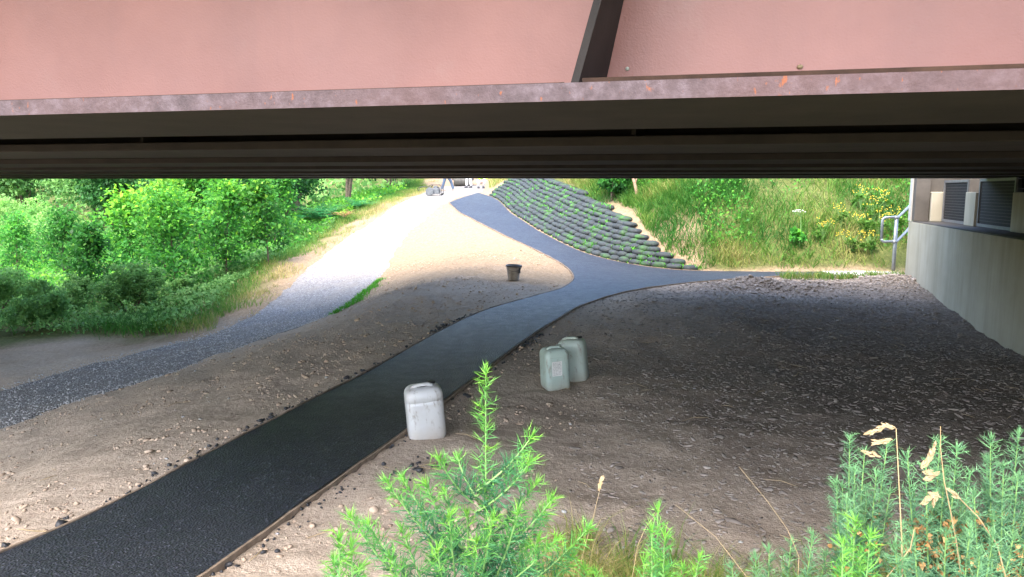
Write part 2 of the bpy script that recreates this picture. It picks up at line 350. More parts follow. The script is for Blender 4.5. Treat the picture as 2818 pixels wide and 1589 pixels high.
def seg_dist(x, y, poly):
    x = np.ravel(x); y = np.ravel(y); best = np.full(len(x), 1e9); side = np.zeros(len(x)); along = np.zeros(len(x)); acc = 0
    for a, b in zip(poly[:-1], poly[1:]):
        ab = b-a; l = np.hypot(*ab)
        t = np.clip(((x-a[0])*ab[0]+(y-a[1])*ab[1])/(l*l), 0, 1)
        dx = x-a[0]-t*ab[0]; dy = y-a[1]-t*ab[1]; d = np.hypot(dx, dy); u = d < best
        best[u] = d[u]; side[u] = np.sign(ab[0]*(y-a[1])-ab[1]*(x-a[0]))[u]; along[u] = (acc+t*l)[u]; acc += l
    return best, side, along
def in_poly(x, y, poly):
    x = np.ravel(x); y = np.ravel(y); c = np.zeros(len(x), bool)
    p = poly; q = np.roll(poly, 1, 0)
    for (ax, ay), (bx, by) in zip(p, q):
        k = (ay > y) != (by > y)
        with np.errstate(divide='ignore', invalid='ignore'):
            c ^= k & (x < (bx-ax)*(y-ay)/(by-ay+1e-12)+ax)
    return c
def bank(x, y):
    sh = np.shape(x); d, s, al = seg_dist(x, y, TOE); d = np.where(s > 0, d, 0); d = np.maximum(d-.12, 0)
    h = 6*(1-np.exp(-.80*d/6)); yy = np.ravel(y)
    fade = 1-.62*np.clip((yy-33)/9, 0, 1)
    return (h*fade).reshape(sh)
def hill(x, y):
    t = np.clip((y-42)/90, 0, 1); t = t*t*(3-2*t)
    return t*24*(.75+.5*vnoise(np.asarray(x)*.03+5, np.asarray(y)*.03))*(1-.0*np.asarray(x))
def Gs(x, y):
    x = np.asarray(x, float); y = np.asarray(y, float)
    return base_height(x, y)+bank(x, y)+hill(x, y)
def Z(x, y): return float(Gs(np.array([x]), np.array([y]))[0])

def axis(segs):
    out = [segs[0][0]]
    for a, b, st0, st1 in segs:
        v = a
        while v < b-1e-6:
            f = (v-a)/(b-a); v = v+st0+(st1-st0)*f; out.append(min(v, b))
    return np.unique(np.round(np.array(out), 4))
gx = axis([(-160,-30,12,3),(-30,-11,2,.3),(-11,-8,.25,.1),(-8,7.5,.085,.075),(7.5,12,.1,.35),(12,40,.5,3),(40,160,4,14)])
gy = axis([(-40,0,4,.5),(0,2.6,.3,.1),(2.6,13,.06,.07),(13,22,.08,.12),(22,40,.14,.3),(40,70,.5,2),(70,200,3,10)])
GX, GY = np.meshgrid(gx, gy, indexing='ij')
gz = Gs(GX, GY)
flat_x, flat_y = GX.ravel(), GY.ravel()
ins = in_poly(flat_x, flat_y, POLY); dpath, _, _ = seg_dist(flat_x, flat_y, np.vstack([POLY, POLY[:1]]))
dt, st_, _ = seg_dist(flat_x, flat_y, TOE); bank_d = np.where(st_ > 0, dt, 0)
GPOLY = np.vstack([GL_chain[:,:2], GR_chain[::-1,:2]])
ing = in_poly(flat_x, flat_y, GPOLY); dgl, sgl, _ = seg_dist(flat_x, flat_y, GL_chain[:,:2])
left_d = np.where(sgl > 0, dgl, 0)                         # distance to the left of the gravel track
wob = fbm(flat_x*.5, flat_y*.5, 3)
near = np.clip((34-np.hypot(flat_x, flat_y))/20, 0, 1)
nz = (fbm(flat_x*.55, flat_y*.55, 3)*.16+fbm(flat_x*3.1, flat_y*3.1, 4)*.085+np.maximum(fbm(flat_x*7+3, flat_y*7, 3)-.06, 0)*.11*near)
fadep = np.clip((dpath-.03)/.5, 0, 1)
nz = nz+np.exp(-((flat_x-5.4)/1.1)**2-((flat_y-15.3)/.45)**2)*.16*(1+2.5*fbm(flat_x*2.5,flat_y*2.5,3))+np.exp(-((flat_x-8.4)/.8)**2-((flat_y-15.9)/.6)**2)*.12
zz = gz.ravel()+np.where(ins, -.055, nz*fadep*np.where(ing, .25, 1))-np.where(ing & ~ins, .01, 0)
mulch = np.clip((flat_x-(.10*(flat_y-3.5)+.5)+wob*2.2)/2.6, 0, 1)*(bank_d <= 0)*np.clip((17.4-flat_y)/.9, 0, 1)*(flat_y > 1)
mulch = np.maximum(mulch*np.clip((flat_y-2.5)/4.5, .2, 1), 0)  # mulch thins towards the camera, painting the near ground's extra daylight
turf = np.clip((left_d-.9+wob*3.0)/1.0, 0, 1)*np.clip((flat_y-15.6+wob*2)/1.2, 0, 1)
turf = np.maximum(turf, np.clip((bank_d-1.35+wob*1.6)/.7, 0, 1)*(bank_d > 0))
turf = np.maximum(turf, (bank_d > 0)*np.clip((bank_d-.02+wob*.5)/.2,0,1)*np.clip((flat_x-4.6)/.5, 0, 1))
turf = np.maximum(turf, np.clip((2.6-flat_y+wob)/.8, 0, .75)); turf = np.maximum(turf, (flat_y > 48)*1.0)
nxg, nyg = GX.shape
idx = np.arange(nxg*nyg).reshape(nxg, nyg)
Fg = np.stack([idx[:-1,:-1], idx[1:,:-1], idx[1:,1:], idx[:-1,1:]], -1).reshape(-1, 4)
g = mesh_np('ground', np.c_[flat_x, flat_y, zz], Fg, M['soil'], smooth=True)
tanw = np.clip((flat_y-12.5+wob*7)/4, 0, 1)  # far soil is tan, and darker to offset the bright daylight there
for nm, arr in (('mulch', mulch), ('turf', turf), ('tan', tanw)):
    a = g.data.attributes.new(nm, 'FLOAT', 'POINT'); a.data.foreach_set('value', arr.astype(np.float32))
tag(g, kind='structure')

# ------------------------------------------------------------------ asphalt, gravel track, slab, timber edging
def polygon_sheet(name, poly, m, lift, spacing):
    n = len(poly); x0, y0 = poly.min(0); x1, y1 = poly.max(0)
    xs, ys = np.meshgrid(np.arange(x0, x1, spacing), np.arange(y0, y1, spacing)); xs = xs.ravel()+.013; ys = ys.ravel()+.017
    d, _, _ = seg_dist(xs, ys, np.vstack([poly, poly[:1]])); k = in_poly(xs, ys, poly) & (d > spacing*.5)
    pts = [Vector(p) for p in poly]+[Vector((a, b)) for a, b in zip(xs[k], ys[k])]
    r = delaunay_2d_cdt(pts, [(i, (i+1) % n) for i in range(n)], [], 1, 1e-5)
    V = np.array([(p[0], p[1]) for p in r[0]]); F = np.array([f for f in r[2] if len(f) == 3])
    # counter-clockwise
    a, b, c = V[F[:,0]], V[F[:,1]], V[F[:,2]]
    flip = ((b-a)[:,0]*(c-a)[:,1]-(b-a)[:,1]*(c-a)[:,0]) < 0; F[flip] = F[flip][:,::-1]
    z = base_height(V[:,0], V[:,1])+lift+fbm(V[:,0]*1.1, V[:,1]*1.1, 2)*.012
    return tag(mesh_np(name, np.c_[V, z], F, m, smooth=True), kind='structure')
polygon_sheet('asphalt_path', POLY, M['asphalt'], .022, .22)
sl = MB(); zs = .135
sl.hexa([(p[0], p[1], zs-.14) for p in SLAB]+[(p[0], p[1], zs) for p in SLAB])
tag(sl.build('concrete_slab', M['slab'], bevel=.006), kind='structure')
# gravel strip draped over the land with a ragged buried edge
def resample(ch, n):
    s = np.r_[0, np.cumsum(np.linalg.norm(np.diff(ch[:,:2], axis=0), axis=1))]; t = np.linspace(0, s[-1], n)
    return np.c_[[np.interp(t, s, ch[:,k]) for k in range(ch.shape[1])]].T
nS, nC = 420, 26
a_, b_ = resample(GL_chain, nS), resample(GR_chain, nS); u = np.linspace(-.06, 1.06, nC)
GVx = a_[:,None,0]*(1-u)+b_[:,None,0]*u; GVy = a_[:,None,1]*(1-u)+b_[:,None,1]*u
e = np.minimum(u, 1-u)[None,:]; rag = fbm(GVx*2.3, GVy*2.3, 4)
lift = np.clip((e+.015+rag*.16)/.05, -1, .6)*.04
gvz = base_height(GVx, GVy)+lift+fbm(GVx*6, GVy*6, 3)*.03
gvz -= np.where(in_poly(GVx, GVy, POLY), .06, 0).reshape(gvz.shape)
idx = np.arange(nS*nC).reshape(nS, nC)
Fq = np.stack([idx[:-1,:-1], idx[:-1,1:], idx[1:,1:], idx[1:,:-1]], -1).reshape(-1, 4)
tag(mesh_np('gravel_track', np.c_[GVx.ravel(), GVy.ravel(), gvz.ravel()], Fq, M['gravel'], smooth=True), kind='structure')
# timber edging: one run per edge, each board a part
def edging(chain, label, blen=2.4, off=0.012, top=.028):
    root = empty('timber_edging', (0,0,0)); tag(root, label, 'path edging', 'timber edgings along the asphalt path')
    s = np.r_[0, np.cumsum(np.linalg.norm(np.diff(chain[:,:2], axis=0), axis=1))]; nb = max(1, round(s[-1]/blen))
    cuts = np.linspace(0, s[-1], nb+1)
    for i in range(nb):
        t = np.linspace(cuts[i]+.004, cuts[i+1]-.004, 12); px = np.interp(t, s, chain[:,0]); py = np.interp(t, s, chain[:,1])
        tx = np.gradient(px); ty = np.gradient(py); l = np.hypot(tx, ty); nx, ny = -ty/l, tx/l
        z = base_height(px, py); th = .019; jz = random.uniform(-.006, .006)
        ringsl = []
        for k in range(12):
            A = (px[k]+nx[k]*off, py[k]+ny[k]*off); B = (px[k]+nx[k]*(off+th), py[k]+ny[k]*(off+th))
            wv = .004*math.sin(k*1.7+i); zt = z[k]+top+jz+wv
            ringsl.append([(A[0],A[1],z[k]-.08),(B[0],B[1],z[k]-.08),(B[0],B[1],zt),(A[0],A[1],zt)])
        mb = MB(); mb.rings(ringsl); mb.build('board', M['board'], root)
edging(L_chain, 'thin timber board edging on the sandy side of the asphalt path')
edging(RR_chain, 'thin timber board edging below the black bags and grassy bank', off=-.036)
edging(RN_chain, 'thin timber board edging on the dark soil side of the asphalt path', off=-.036)

# ------------------------------------------------------------------ bridge
A_DIR = Vector((.9707, -.2402, -.0036)).normalized(); B_DIR = Vector((.2402, .9707, 0))
def BP(t, b, h): return A_DIR*t+B_DIR*b+Vector((0, 0, EYE+h))
def bridge_box(mb, t0, t1, b0, b1, h0, h1):
    mb.hexa([BP(t0,b0,h0),BP(t1,b0,h0),BP(t1,b1,h0),BP(t0,b1,h0),BP(t0,b0,h1),BP(t1,b0,h1),BP(t1,b1,h1),BP(t0,b1,h1)])
bridge = empty('bridge', (0,0,0)); tag(bridge, 'low road bridge on rust red steel girders spanning the path', 'bridge')
def t_wall(b):     # where a girder meets the bearing shelf of the abutment
    return 4.75+.035*b+1.0
T_LEFT = -24.5
B0, SP, NG = 2.04, 2.0, 7
HB, TF, HT = .24, .05, 1.42
for k in range(NG):
    b = B0+SP*k; tr = t_wall(b)
    hb = HB
    w = MB(); bridge_box(w, T_LEFT, tr, b+.44, b+.462, hb+TF, HT)
    gir = w.build('girder', M['paint'] if k in (0, NG-1) else M['dark_shaded_steel'], bridge)
    if k == 0: gir['label'] = 'rust red outer girder facing the camera'
    f = MB()
    nseg = 8
    for i in range(nseg):
        ta = T_LEFT+(tr-T_LEFT)*i/nseg; tb = T_LEFT+(tr-T_LEFT)*(i+1)/nseg
        if i in (0, nseg-1) or True: pass
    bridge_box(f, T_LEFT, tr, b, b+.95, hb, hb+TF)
    f.build('bottom_flange', M['dark_shaded_steel'], gir, bevel=.006)  # bottom flange coloured dark to hold the shade on its underside
    if k == 0:
        fe = MB(); bridge_box(fe, T_LEFT, tr, b-.006, b-.001, hb+.001, hb+TF-.0005); fe.build('flange_edge', M['rust'], gir)  # front face of the same steel, kept in its daylight rust tone
    tf = MB(); bridge_box(tf, T_LEFT, tr, b+.2, b+.75, HT+.002, HT+.042); tf.build('top_flange', M['dark_shaded_steel'], gir)
    # vertical stiffeners on the outer side of the web
    for i, t in enumerate(np.arange(-.349-4*3.1, tr, 3.1)):
        s_ = MB(); b1 = b+.438; b0 = b+.045; hh0 = hb+TF+.004; hh1 = HT-.02; th = .022; rf = .278*(hh1-hh0); rr_ = .209*(hh1-hh0)
        if k > 0: rf = rr_ = 0
        s_.hexa([BP(t,b0,hh0),BP(t+th,b0,hh0),BP(t+.039,b1,hh0),BP(t+.039-th,b1,hh0),
                 BP(t+rf,b0,hh1),BP(t+th+rf,b0,hh1),BP(t+.039+rr_,b1,hh1),BP(t+.039-th+rr_,b1,hh1)])
        s_.build('stiffener', M['dark_shaded_steel'], gir)
    if k == 0:
        # dark strip added for the shadow line on the top edge of the flange, thicker to the right of the stiffener
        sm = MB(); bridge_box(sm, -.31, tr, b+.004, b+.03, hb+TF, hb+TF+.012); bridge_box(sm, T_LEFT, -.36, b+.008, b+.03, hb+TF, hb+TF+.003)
        sm.build('shadow_seam', M['seam'], gir)
        bl = MB()      # small pale splash on the paint and a yellowish lump with a drip streak
        def disc(mb, t, h, r, bb, n=12, dep=.006, sq=1):
            mb.rings([[BP(t+r*s1*math.cos(2*math.pi*j/n), bb, h+r*s1*sq*math.sin(2*math.pi*j/n)) for j in range(n)] for s1, bb in ((1,b+.440),(.75,b+.440-dep),(.3,b+.440-dep*1.3))])
        pb = bpy.data.materials.new('x'); bpy.data.materials.remove(pb)
        disc(bl, -.230, .39, .007, b); bl.build('paint_spot', M['petal_white'], gir, smooth=True)
        lp = MB(); disc(lp, .295, .378, .010, b, n=7, dep=.008, sq=.8); lp.build('mud_lump', M['seed'], gir, smooth=True)
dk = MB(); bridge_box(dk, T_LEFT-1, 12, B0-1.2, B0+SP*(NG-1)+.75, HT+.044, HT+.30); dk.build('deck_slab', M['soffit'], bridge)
for bb in (B0-1.2, B0+SP*(NG-1)+.40):
    pp = MB(); bridge_box(pp, T_LEFT-1, 12, bb, bb+.35, HT+.302, HT+.55); pp.build('parapet', M['concrete'], bridge)
# cross bracing between girders
for k in range(NG-1):
    b = B0+SP*k+.47
    for t in (-16, -8.5, -1.2, 3.4):
        br = MB(); bridge_box(br, t, t+.09, b, b+SP-.04, HB+.55, HB+.67); bridge_box(br, t+.02, t+.05, b, b+SP-.04, HB+.25, HB+.548)
        br.build('cross_brace', M['dark_shaded_steel'], bridge)

# ------------------------------------------------------------------ abutment with bearing shelf, plinths and screens
WD = Vector((1.83, 6.5, 0)).normalized(); WN = Vector((WD.y, -WD.x, 0))     # along the wall (away), into the wall
W_END = Vector((8.92, 17.0, 0))
def WP(s, n, z): v = W_END+WD*s+WN*n; return (v.x, v.y, z)                  # s <= 0 towards the camera
SH = 1.38
ab = empty('abutment', W_END); tag(ab, 'pale concrete bridge abutment with rounded corner and bearing shelf', 'abutment')
def ab_part(mb, name, m, **k):
    o = mb.build(name, m, None, **k); o.parent = ab; o.matrix_parent_inverse = Matrix.Translation(-W_END); return o
prof = [(-18.5, 0)]+[(-.75+.75*math.sin(a), .75-.75*math.cos(a)) for a in np.linspace(0, math.pi/2, 14)]+[(0, 6.0), (-18.5, 6.0)]
prof_low = []
for i in range(24): prof_low.append((-18.5+(17.75*i/24), 0))
prof_low += prof[1:]
fw = MB(); fw.rings([[WP(s, n, -1.2) for s, n in prof_low], [WP(s, n, SH-.0) for s, n in prof_low]]); ab_part(fw, 'front_wall', M['wall'])
shf = MB(); shf.rings([[WP(s, n, SH+.001) for s, n in ((-18.5,.03),(-.9,.03),(-.06,.9),(-.06,5.9),(-18.5,5.9))],[WP(s, n, SH+.02) for s, n in ((-18.5,.03),(-.9,.03),(-.06,.9),(-.06,5.9),(-18.5,5.9))]])
ab_part(shf, 'bearing_shelf', M['bearing'])
bwm = MB()
def wbox(mb, s0, s1, n0, n1, z0, z1):
    mb.hexa([WP(s0,n0,z0),WP(s1,n0,z0),WP(s1,n1,z0),WP(s0,n1,z0),WP(s0,n0,z1),WP(s1,n0,z1),WP(s1,n1,z1),WP(s0,n1,z1)])
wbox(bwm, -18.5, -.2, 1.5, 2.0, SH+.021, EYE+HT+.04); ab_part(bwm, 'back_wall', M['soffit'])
cn = MB(); wbox(cn, -.97, -.56, .035, .315, SH+.021, EYE+HT+.04); ab_part(cn, 'corner_block', M['stained'], bevel=.01)  # block colour carries the shade under the deck end
rw = MB(); wbox(rw, -.80, -.565, .318, 1.49, SH+.021, EYE+HT+.03); ab_part(rw, 'return_wall', M['stained'])
strip = MB(); wbox(strip, -.75, -.557, .008, .6, SH+.021, EYE+HT); ab_part(strip, 'end_pilaster', M['concrete'])
# plinths stand under the girders; screens close the bays between them
ctr = []
for k in range(NG):
    b = B0+SP*k+.45
    # girder line point nearest shelf offset .8 : solve  A*t+B*b = W_END + WD*s + WN*.85
    m2 = np.array([[A_DIR.x, -WD.x],[A_DIR.y, -WD.y]]); rhs = np.array([W_END.x+WN.x*.85-B_DIR.x*b, W_END.y+WN.y*.85-B_DIR.y*b])
    t, s = np.linalg.solve(m2, rhs); ctr.append(s)
for k, s in enumerate(ctr):
    p = MB(); wbox(p, s-.3, s+.3, .82, 1.4, SH+.021, 2.02); ab_part(p, 'plinth', M['concrete'], bevel=.012)
    q = MB(); wbox(q, s-.2, s+.2, .9, 1.3, 2.022, 2.09); wbox(q, s-.26, s+.26, .86, 1.36, 2.092, EYE+HB-.03); ab_part(q, 'bearing', M['bearing'])
posts = [(-1.04, -.78, .33, .62), (-3.3, -2.72, .5, .8), (-5.7, -5.12, .5, .8), (-8.1, -7.52, .5, .8), (-10.5, -9.92, .5, .8), (-12.9, -12.32, .5, .8)]
for k, (pa, pb_, n0, n1) in enumerate(posts):
    p = MB(); wbox(p, pa, pb_, n0, n1, SH+.021, 2.03); ab_part(p, 'screen_post', M['wall'], bevel=.012)
    if k == len(posts)-1: break
    s1, s0 = pa-.03, posts[k+1][1]+.03; zt = EYE+HB-.02; zb = SH+.03; w_ = .05; a0, a1_ = .54, .57
    fr = MB()
    wbox(fr, s0, s0+w_, a0, a1_, zb, zt); wbox(fr, s1-w_, s1, a0, a1_, zb, zt); wbox(fr, s0+w_, s1-w_, a0, a1_, zb, zb+w_); wbox(fr, s0+w_, s1-w_, a0, a1_, zt-w_, zt)
    sc = ab_part(fr, 'screen_frame', M['screen_frame'])
    ms = MB(); wbox(ms, s0+w_, s1-w_, .566, .570, zb+w_, zt-w_)
    o = ms.build('screen_mesh', M['mesh_dark'], None); o.parent = sc
    bars = MB()
    for z in np.arange(zb+w_+.05, zt-w_, .055): bars.hexa([WP(e1,n_,z1) for z1 in (z, z+.010) for e1, n_ in ((s0+w_,.556),(s1-w_,.556),(s1-w_,.565),(s0+w_,.565))])
    o2 = bars.build('screen_wire', M['bearing'], None); o2.parent = sc; o2['kind'] = 'stuff'
# far abutment of the span, beyond the left of the picture
fa = MB(); bridge_box(fa, T_LEFT-1.2, T_LEFT-.4, B0-.4, B0+SP*NG-.7, -4.5, HB-.2)
tag(fa.build('abutment', M['wall']), 'plain concrete abutment at the far end of the bridge span', 'abutment')

# ------------------------------------------------------------------ black bag retaining wall
t_chain = RR_chain[:, :2]
t_s = np.r_[0, np.cumsum(np.linalg.norm(np.diff(t_chain, axis=0), axis=1))]
def toe_at(s, off):
    x = np.interp(s, t_s, t_chain[:,0]); y = np.interp(s, t_s, t_chain[:,1])
    x2 = np.interp(s+.3, t_s, t_chain[:,0]); y2 = np.interp(s+.3, t_s, t_chain[:,1]); x1 = np.interp(s-.3, t_s, t_chain[:,0]); y1 = np.interp(s-.3, t_s, t_chain[:,1])
    tx, ty = x2-x1, y2-y1; l = math.hypot(tx, ty); tx /= l; ty /= l
    return x-ty*off, y+tx*off, math.atan2(ty, tx)
def bag_mesh(seed):
    r = np.random.default_rng(seed); nu, nv = 10, 6; Vv = []; Ff = []
    for i in range(nv+1):
        th = math.pi*i/nv-math.pi/2
        for j in range(nu):
            ph = 2*math.pi*j/nu
            sgn = lambda v, p: math.copysign(abs(v)**p, v)
            # long axis x; pole axis = x
            xx = sgn(math.sin(th), .75)*.5; rr = max(abs(math.cos(th))**.75, .02)
            yy = sgn(math.cos(ph), .8)*rr*.5; z2 = sgn(math.sin(ph), .8)*rr*.5
            lump = 1+.10*(r.random()-.5)
            Vv.append((xx*.60*(1+.04*r.random()), yy*.34*lump, z2*.162*lump))
    for i in range(nv):
        for j in range(nu): Ff.append((i*nu+j, i*nu+(j+1)%nu, (i+1)*nu+(j+1)%nu, (i+1)*nu+j))
    me = bpy.data.meshes.new('bag'); me.from_pydata(Vv, [], Ff); me.update(); me.materials.append(M['bag'])
    for p in me.polygons: p.use_smooth = True
    return me
bag_meshes = [bag_mesh(i) for i in range(6)]
bw = empty('bag_wall', (1.5, 25, .9)); tag(bw, 'sloping retaining wall of stacked black soil bags with grass sprouting', 'retaining wall')
NROW = 11; END_PX = [1739,1723,1692,1668,1642,1624,1608,1593,1580,1534,1471]
def px_of(x, y, z):
    dy = y*math.cos(PITCH)-(z-EYE)*math.sin(PITCH); return (512+740*x/dy)/.39752
bag_tops = []; ROW_END = []; PLACED = []; S0 = 2.75
for i in range(NROW):
    off = .20+.135*i; dz = .06+.112*i
    cand = [s for s in np.arange(S0+2, t_s[-1], .05)]
    s_end = min(cand, key=lambda s: abs(px_of(*toe_at(s, off)[:2], base_height(*toe_at(s, 0)[:2])+dz)-END_PX[i]))
    ROW_END.append(s_end)
    s = S0+random.uniform(-.1, .25)+.02*i
    while s < s_end-.2:
        L = .385*random.uniform(.82, 1.22)
        if s+L > s_end-.15: L = max(.4, s_end-s)
        x, y, a = toe_at(s+L/2, off+random.uniform(-.015, .015)); xb, yb, _ = toe_at(s+L/2, 0)
        z = float(base_height(xb, yb))+dz+random.uniform(-.014, .014)
        z2 = float(base_height(*toe_at(s+L, 0)[:2])); z1 = float(base_height(*toe_at(s, 0)[:2]))
        last = s+L >= s_end-.16
        PLACED.append((random.choice(bag_meshes), (x-1.5, y-25, z-.9), (random.uniform(-.06,.06), -math.atan2(z2-z1, L)+random.uniform(-.03,.03), a+random.uniform(-.05,.05)+(.25 if last else 0)), (L/.615, random.uniform(.95,1.12), random.uniform(.95,1.12))))
        bag_tops.append((x, y, z, a)); s += L*.985
PLACED.sort(key=lambda p: p[1][1])
for me_, lo, ro_, sc_ in PLACED[:300]:
    o = bpy.data.objects.new('bag', me_); o.location = lo; o.rotation_euler = ro_; o.scale = sc_; link(o, bw)
rest = MB()
for me_, lo, ro_, sc_ in PLACED[300:]:
    mt = Matrix.LocRotScale(Vector(lo), __import__('mathutils').Euler(ro_), Vector(sc_))
    rest.add([mt@v.co for v in me_.vertices], [tuple(p.vertices) for p in me_.polygons])
if rest.v: tag(rest.build('bag_courses', M['bag'], bw, smooth=True), kind='stuff')
# earth core behind the bags is the bank itself

# ------------------------------------------------------------------ vegetation builders
def leaf_quads(C, D, Nn, size, aspect=.62, fold=.15):
    """kite leaves: C centres of base, D directions, Nn normals (n,3), size (n,)"""
    D = D/np.linalg.norm(D, axis=1, keepdims=True); S = np.cross(D, Nn); S /= np.linalg.norm(S, axis=1, keepdims=True)+1e-9; U = np.cross(S, D)
    sz = size[:,None]
    a = C; b = C+D*sz*.5+S*sz*aspect*.5+U*sz*fold; c = C+D*sz-U*sz*fold*.6; d = C+D*sz*.5-S*sz*aspect*.5+U*sz*fold
    V = np.stack([a, b, c, d], 1).reshape(-1, 3); n = len(C); i = np.arange(n)*4
    return V, np.stack([i, i+1, i+2, i+3], 1)
def rand_dirs(r, n, up=.3):
    v = r.normal(size=(n,3)); v[:,2] += up; return v/np.linalg.norm(v, axis=1, keepdims=True)
def sapling_parts(seed, h, w, leaf=.145, nb=26, per=62, trunk=.03, clear=.16, tipbright=.5):
    r = np.random.default_rng(seed); mb = MB(); C = []; D = []; Nn = []; T = []
    lean = r.normal(size=2)*.06*h
    tp = [(lean[0]*f*f, lean[1]*f*f, h*f*.94) for f in np.linspace(0, 1, 7)]
    mb.tube(tp, [trunk*(1-.82*f) for f in np.linspace(0, 1, 7)], 6)
    for q in range(nb):
        f = clear+(1-clear)*(q+.5)/nb*.97; az = q*2.4+r.normal()*.4
        base = Vector((lean[0]*f*f, lean[1]*f*f, h*f*.94)); L = w*.5*(1.15-.75*f**1.5)*r.uniform(.65, 1.2); el = R(18+45*f)+r.normal()*.2
        dr = Vector((math.cos(az)*math.cos(el), math.sin(az)*math.cos(el), math.sin(el)))
        pts = [base+dr*L*t+Vector((0,0,.12*L*t*t-.1*L*max(0,t-.6))) for t in (0,.35,.7,1)]
        mb.tube(pts, [trunk*.35*(1-f*.6), trunk*.25*(1-f*.6), trunk*.16, .003], 4)
        n = int(per*r.uniform(.7, 1.3)); t = r.uniform(.15, 1.05, n)**.8
        P0 = np.array([pts[0]]); d = np.array(dr)
        c = np.array(base)[None]+d[None]*(L*t)[:,None]+r.normal(size=(n,3))*np.array([.11,.11,.075])*w*.75
        out = rand_dirs(r, n, .0)*.8+d[None]*.5; out[:,2] -= .25
        C.append(c); D.append(out); nn = r.normal(size=(n,3))*.45; nn[:,2] += 1; Nn.append(nn)
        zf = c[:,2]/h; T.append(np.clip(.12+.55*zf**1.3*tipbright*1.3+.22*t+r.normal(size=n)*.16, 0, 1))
    C = np.vstack(C); D = np.vstack(D); Nn = np.vstack(Nn); T = np.concatenate(T)
    sz = leaf*r.uniform(.6, 1.25, len(C))
    return mb, *leaf_quads(C, D, Nn, sz), T
def place_sapling(name, x, y, seed, h, w, label, cat, group, m='leaf', z=None, rz=0, **kw):
    mb, V, F, T = sapling_parts(seed, h, w, **kw)
    root = empty(name, (x, y, (Z(x, y) if z is None else z)-.04), rz); tag(root, label, cat, group)
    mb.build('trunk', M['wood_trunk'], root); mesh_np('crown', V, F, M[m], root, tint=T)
    return root
def cloud_parts(seed, blobs, n, leaf, squash=.8, up=.4, base=.1, shell=.55):
    """leafy mass: many leaf quads in clumps spread through overlapping blobs"""
    r = np.random.default_rng(seed); C = []; T = []
    tot = sum(b[3]**2 for b in blobs)
    for bx, by, bz, br in blobs:
        k = int(n*br*br/tot); nc = max(6, k//45)
        cd = rand_dirs(r, nc, .25); cr = br*r.uniform(shell, 1.08, nc)[:,None]; cc = cd*cr*np.array([1,1,squash])+np.array([bx,by,bz])
        which = r.integers(0, nc, k); c = cc[which]+r.normal(size=(k,3))*br*.15*np.array([1,1,.65])
        ct = r.uniform(0, .45, nc)[which]
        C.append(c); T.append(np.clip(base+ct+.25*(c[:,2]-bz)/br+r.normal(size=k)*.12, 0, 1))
    C = np.vstack(C); T = np.concatenate(T); n = len(C)
    D = rand_dirs(r, n, -.1); Nn = r.normal(size=(n,3))*.6; Nn[:,2] += .8
    V, F = leaf_quads(C, D, Nn, leaf*r.uniform(.6, 1.3, n))
    return V, F, T
def place_bush(name, x, y, seed, h, w, n, leaf, m, label, cat, group, trunk_h=None, base=.1, squash=.8):
    r = np.random.default_rng(seed); root = empty(name, (x, y, Z(x, y)-.08)); tag(root, label, cat, group)
    blobs = []
    for q in range(6): 
        a = r.uniform(0, 6.28); d = w*.28*r.uniform(.3, 1); blobs.append((math.cos(a)*d, math.sin(a)*d, h*r.uniform(.35, .72), min(w, h)*r.uniform(.24, .36)))
    blobs.append((0, 0, h*.76, min(w, h)*.25))
    V, F, T = cloud_parts(seed, blobs, n, leaf, squash, base=base)
    mb = MB(); 
    for q in range(4):
        a = r.uniform(0, 6.28); e_ = blobs[q]; mb.tube([(0,0,0),(e_[0]*.4, e_[1]*.4, e_[2]*.5),(e_[0], e_[1], e_[2])], [.05*h/2,.035*h/2,.012], 6)
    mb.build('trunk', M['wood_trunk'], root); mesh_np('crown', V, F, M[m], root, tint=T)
    return root
def blades(x, y, z, h, w, r, lean=.45, tint=None):
    n = len(x); az = r.uniform(0, 6.283, n); ln = h*lean*r.uniform(.2, 1.6, n)
    dx, dy = np.cos(az), np.sin(az); ax, ay = r.uniform(0, 6.283, n), None
    sx, sy = np.cos(ax)*w*.5, np.sin(ax)*w*.5
    p0 = np.c_[x-sx, y-sy, z-.02]; p1 = np.c_[x+sx, y+sy, z-.02]
    m0 = np.c_[x-sx*.8+dx*ln*.35, y-sy*.8+dy*ln*.35, z+h*.6]; m1 = np.c_[x+sx*.8+dx*ln*.35, y+sy*.8+dy*ln*.35, z+h*.6]
    t = np.c_[x+dx*ln, y+dy*ln, z+h*(1-.25*np.minimum(ln/h,1))]
    V = np.stack([p0, p1, m1, m0, t], 1).reshape(-1, 3); i = np.arange(n)*5
    F = np.vstack([np.stack([i, i+1, i+2], 1), np.stack([i, i+2, i+3], 1), np.stack([i+3, i+2, i+4], 1)])
    T = np.tile(tint if tint is not None else r.random(n), 3)
    return V, F, T

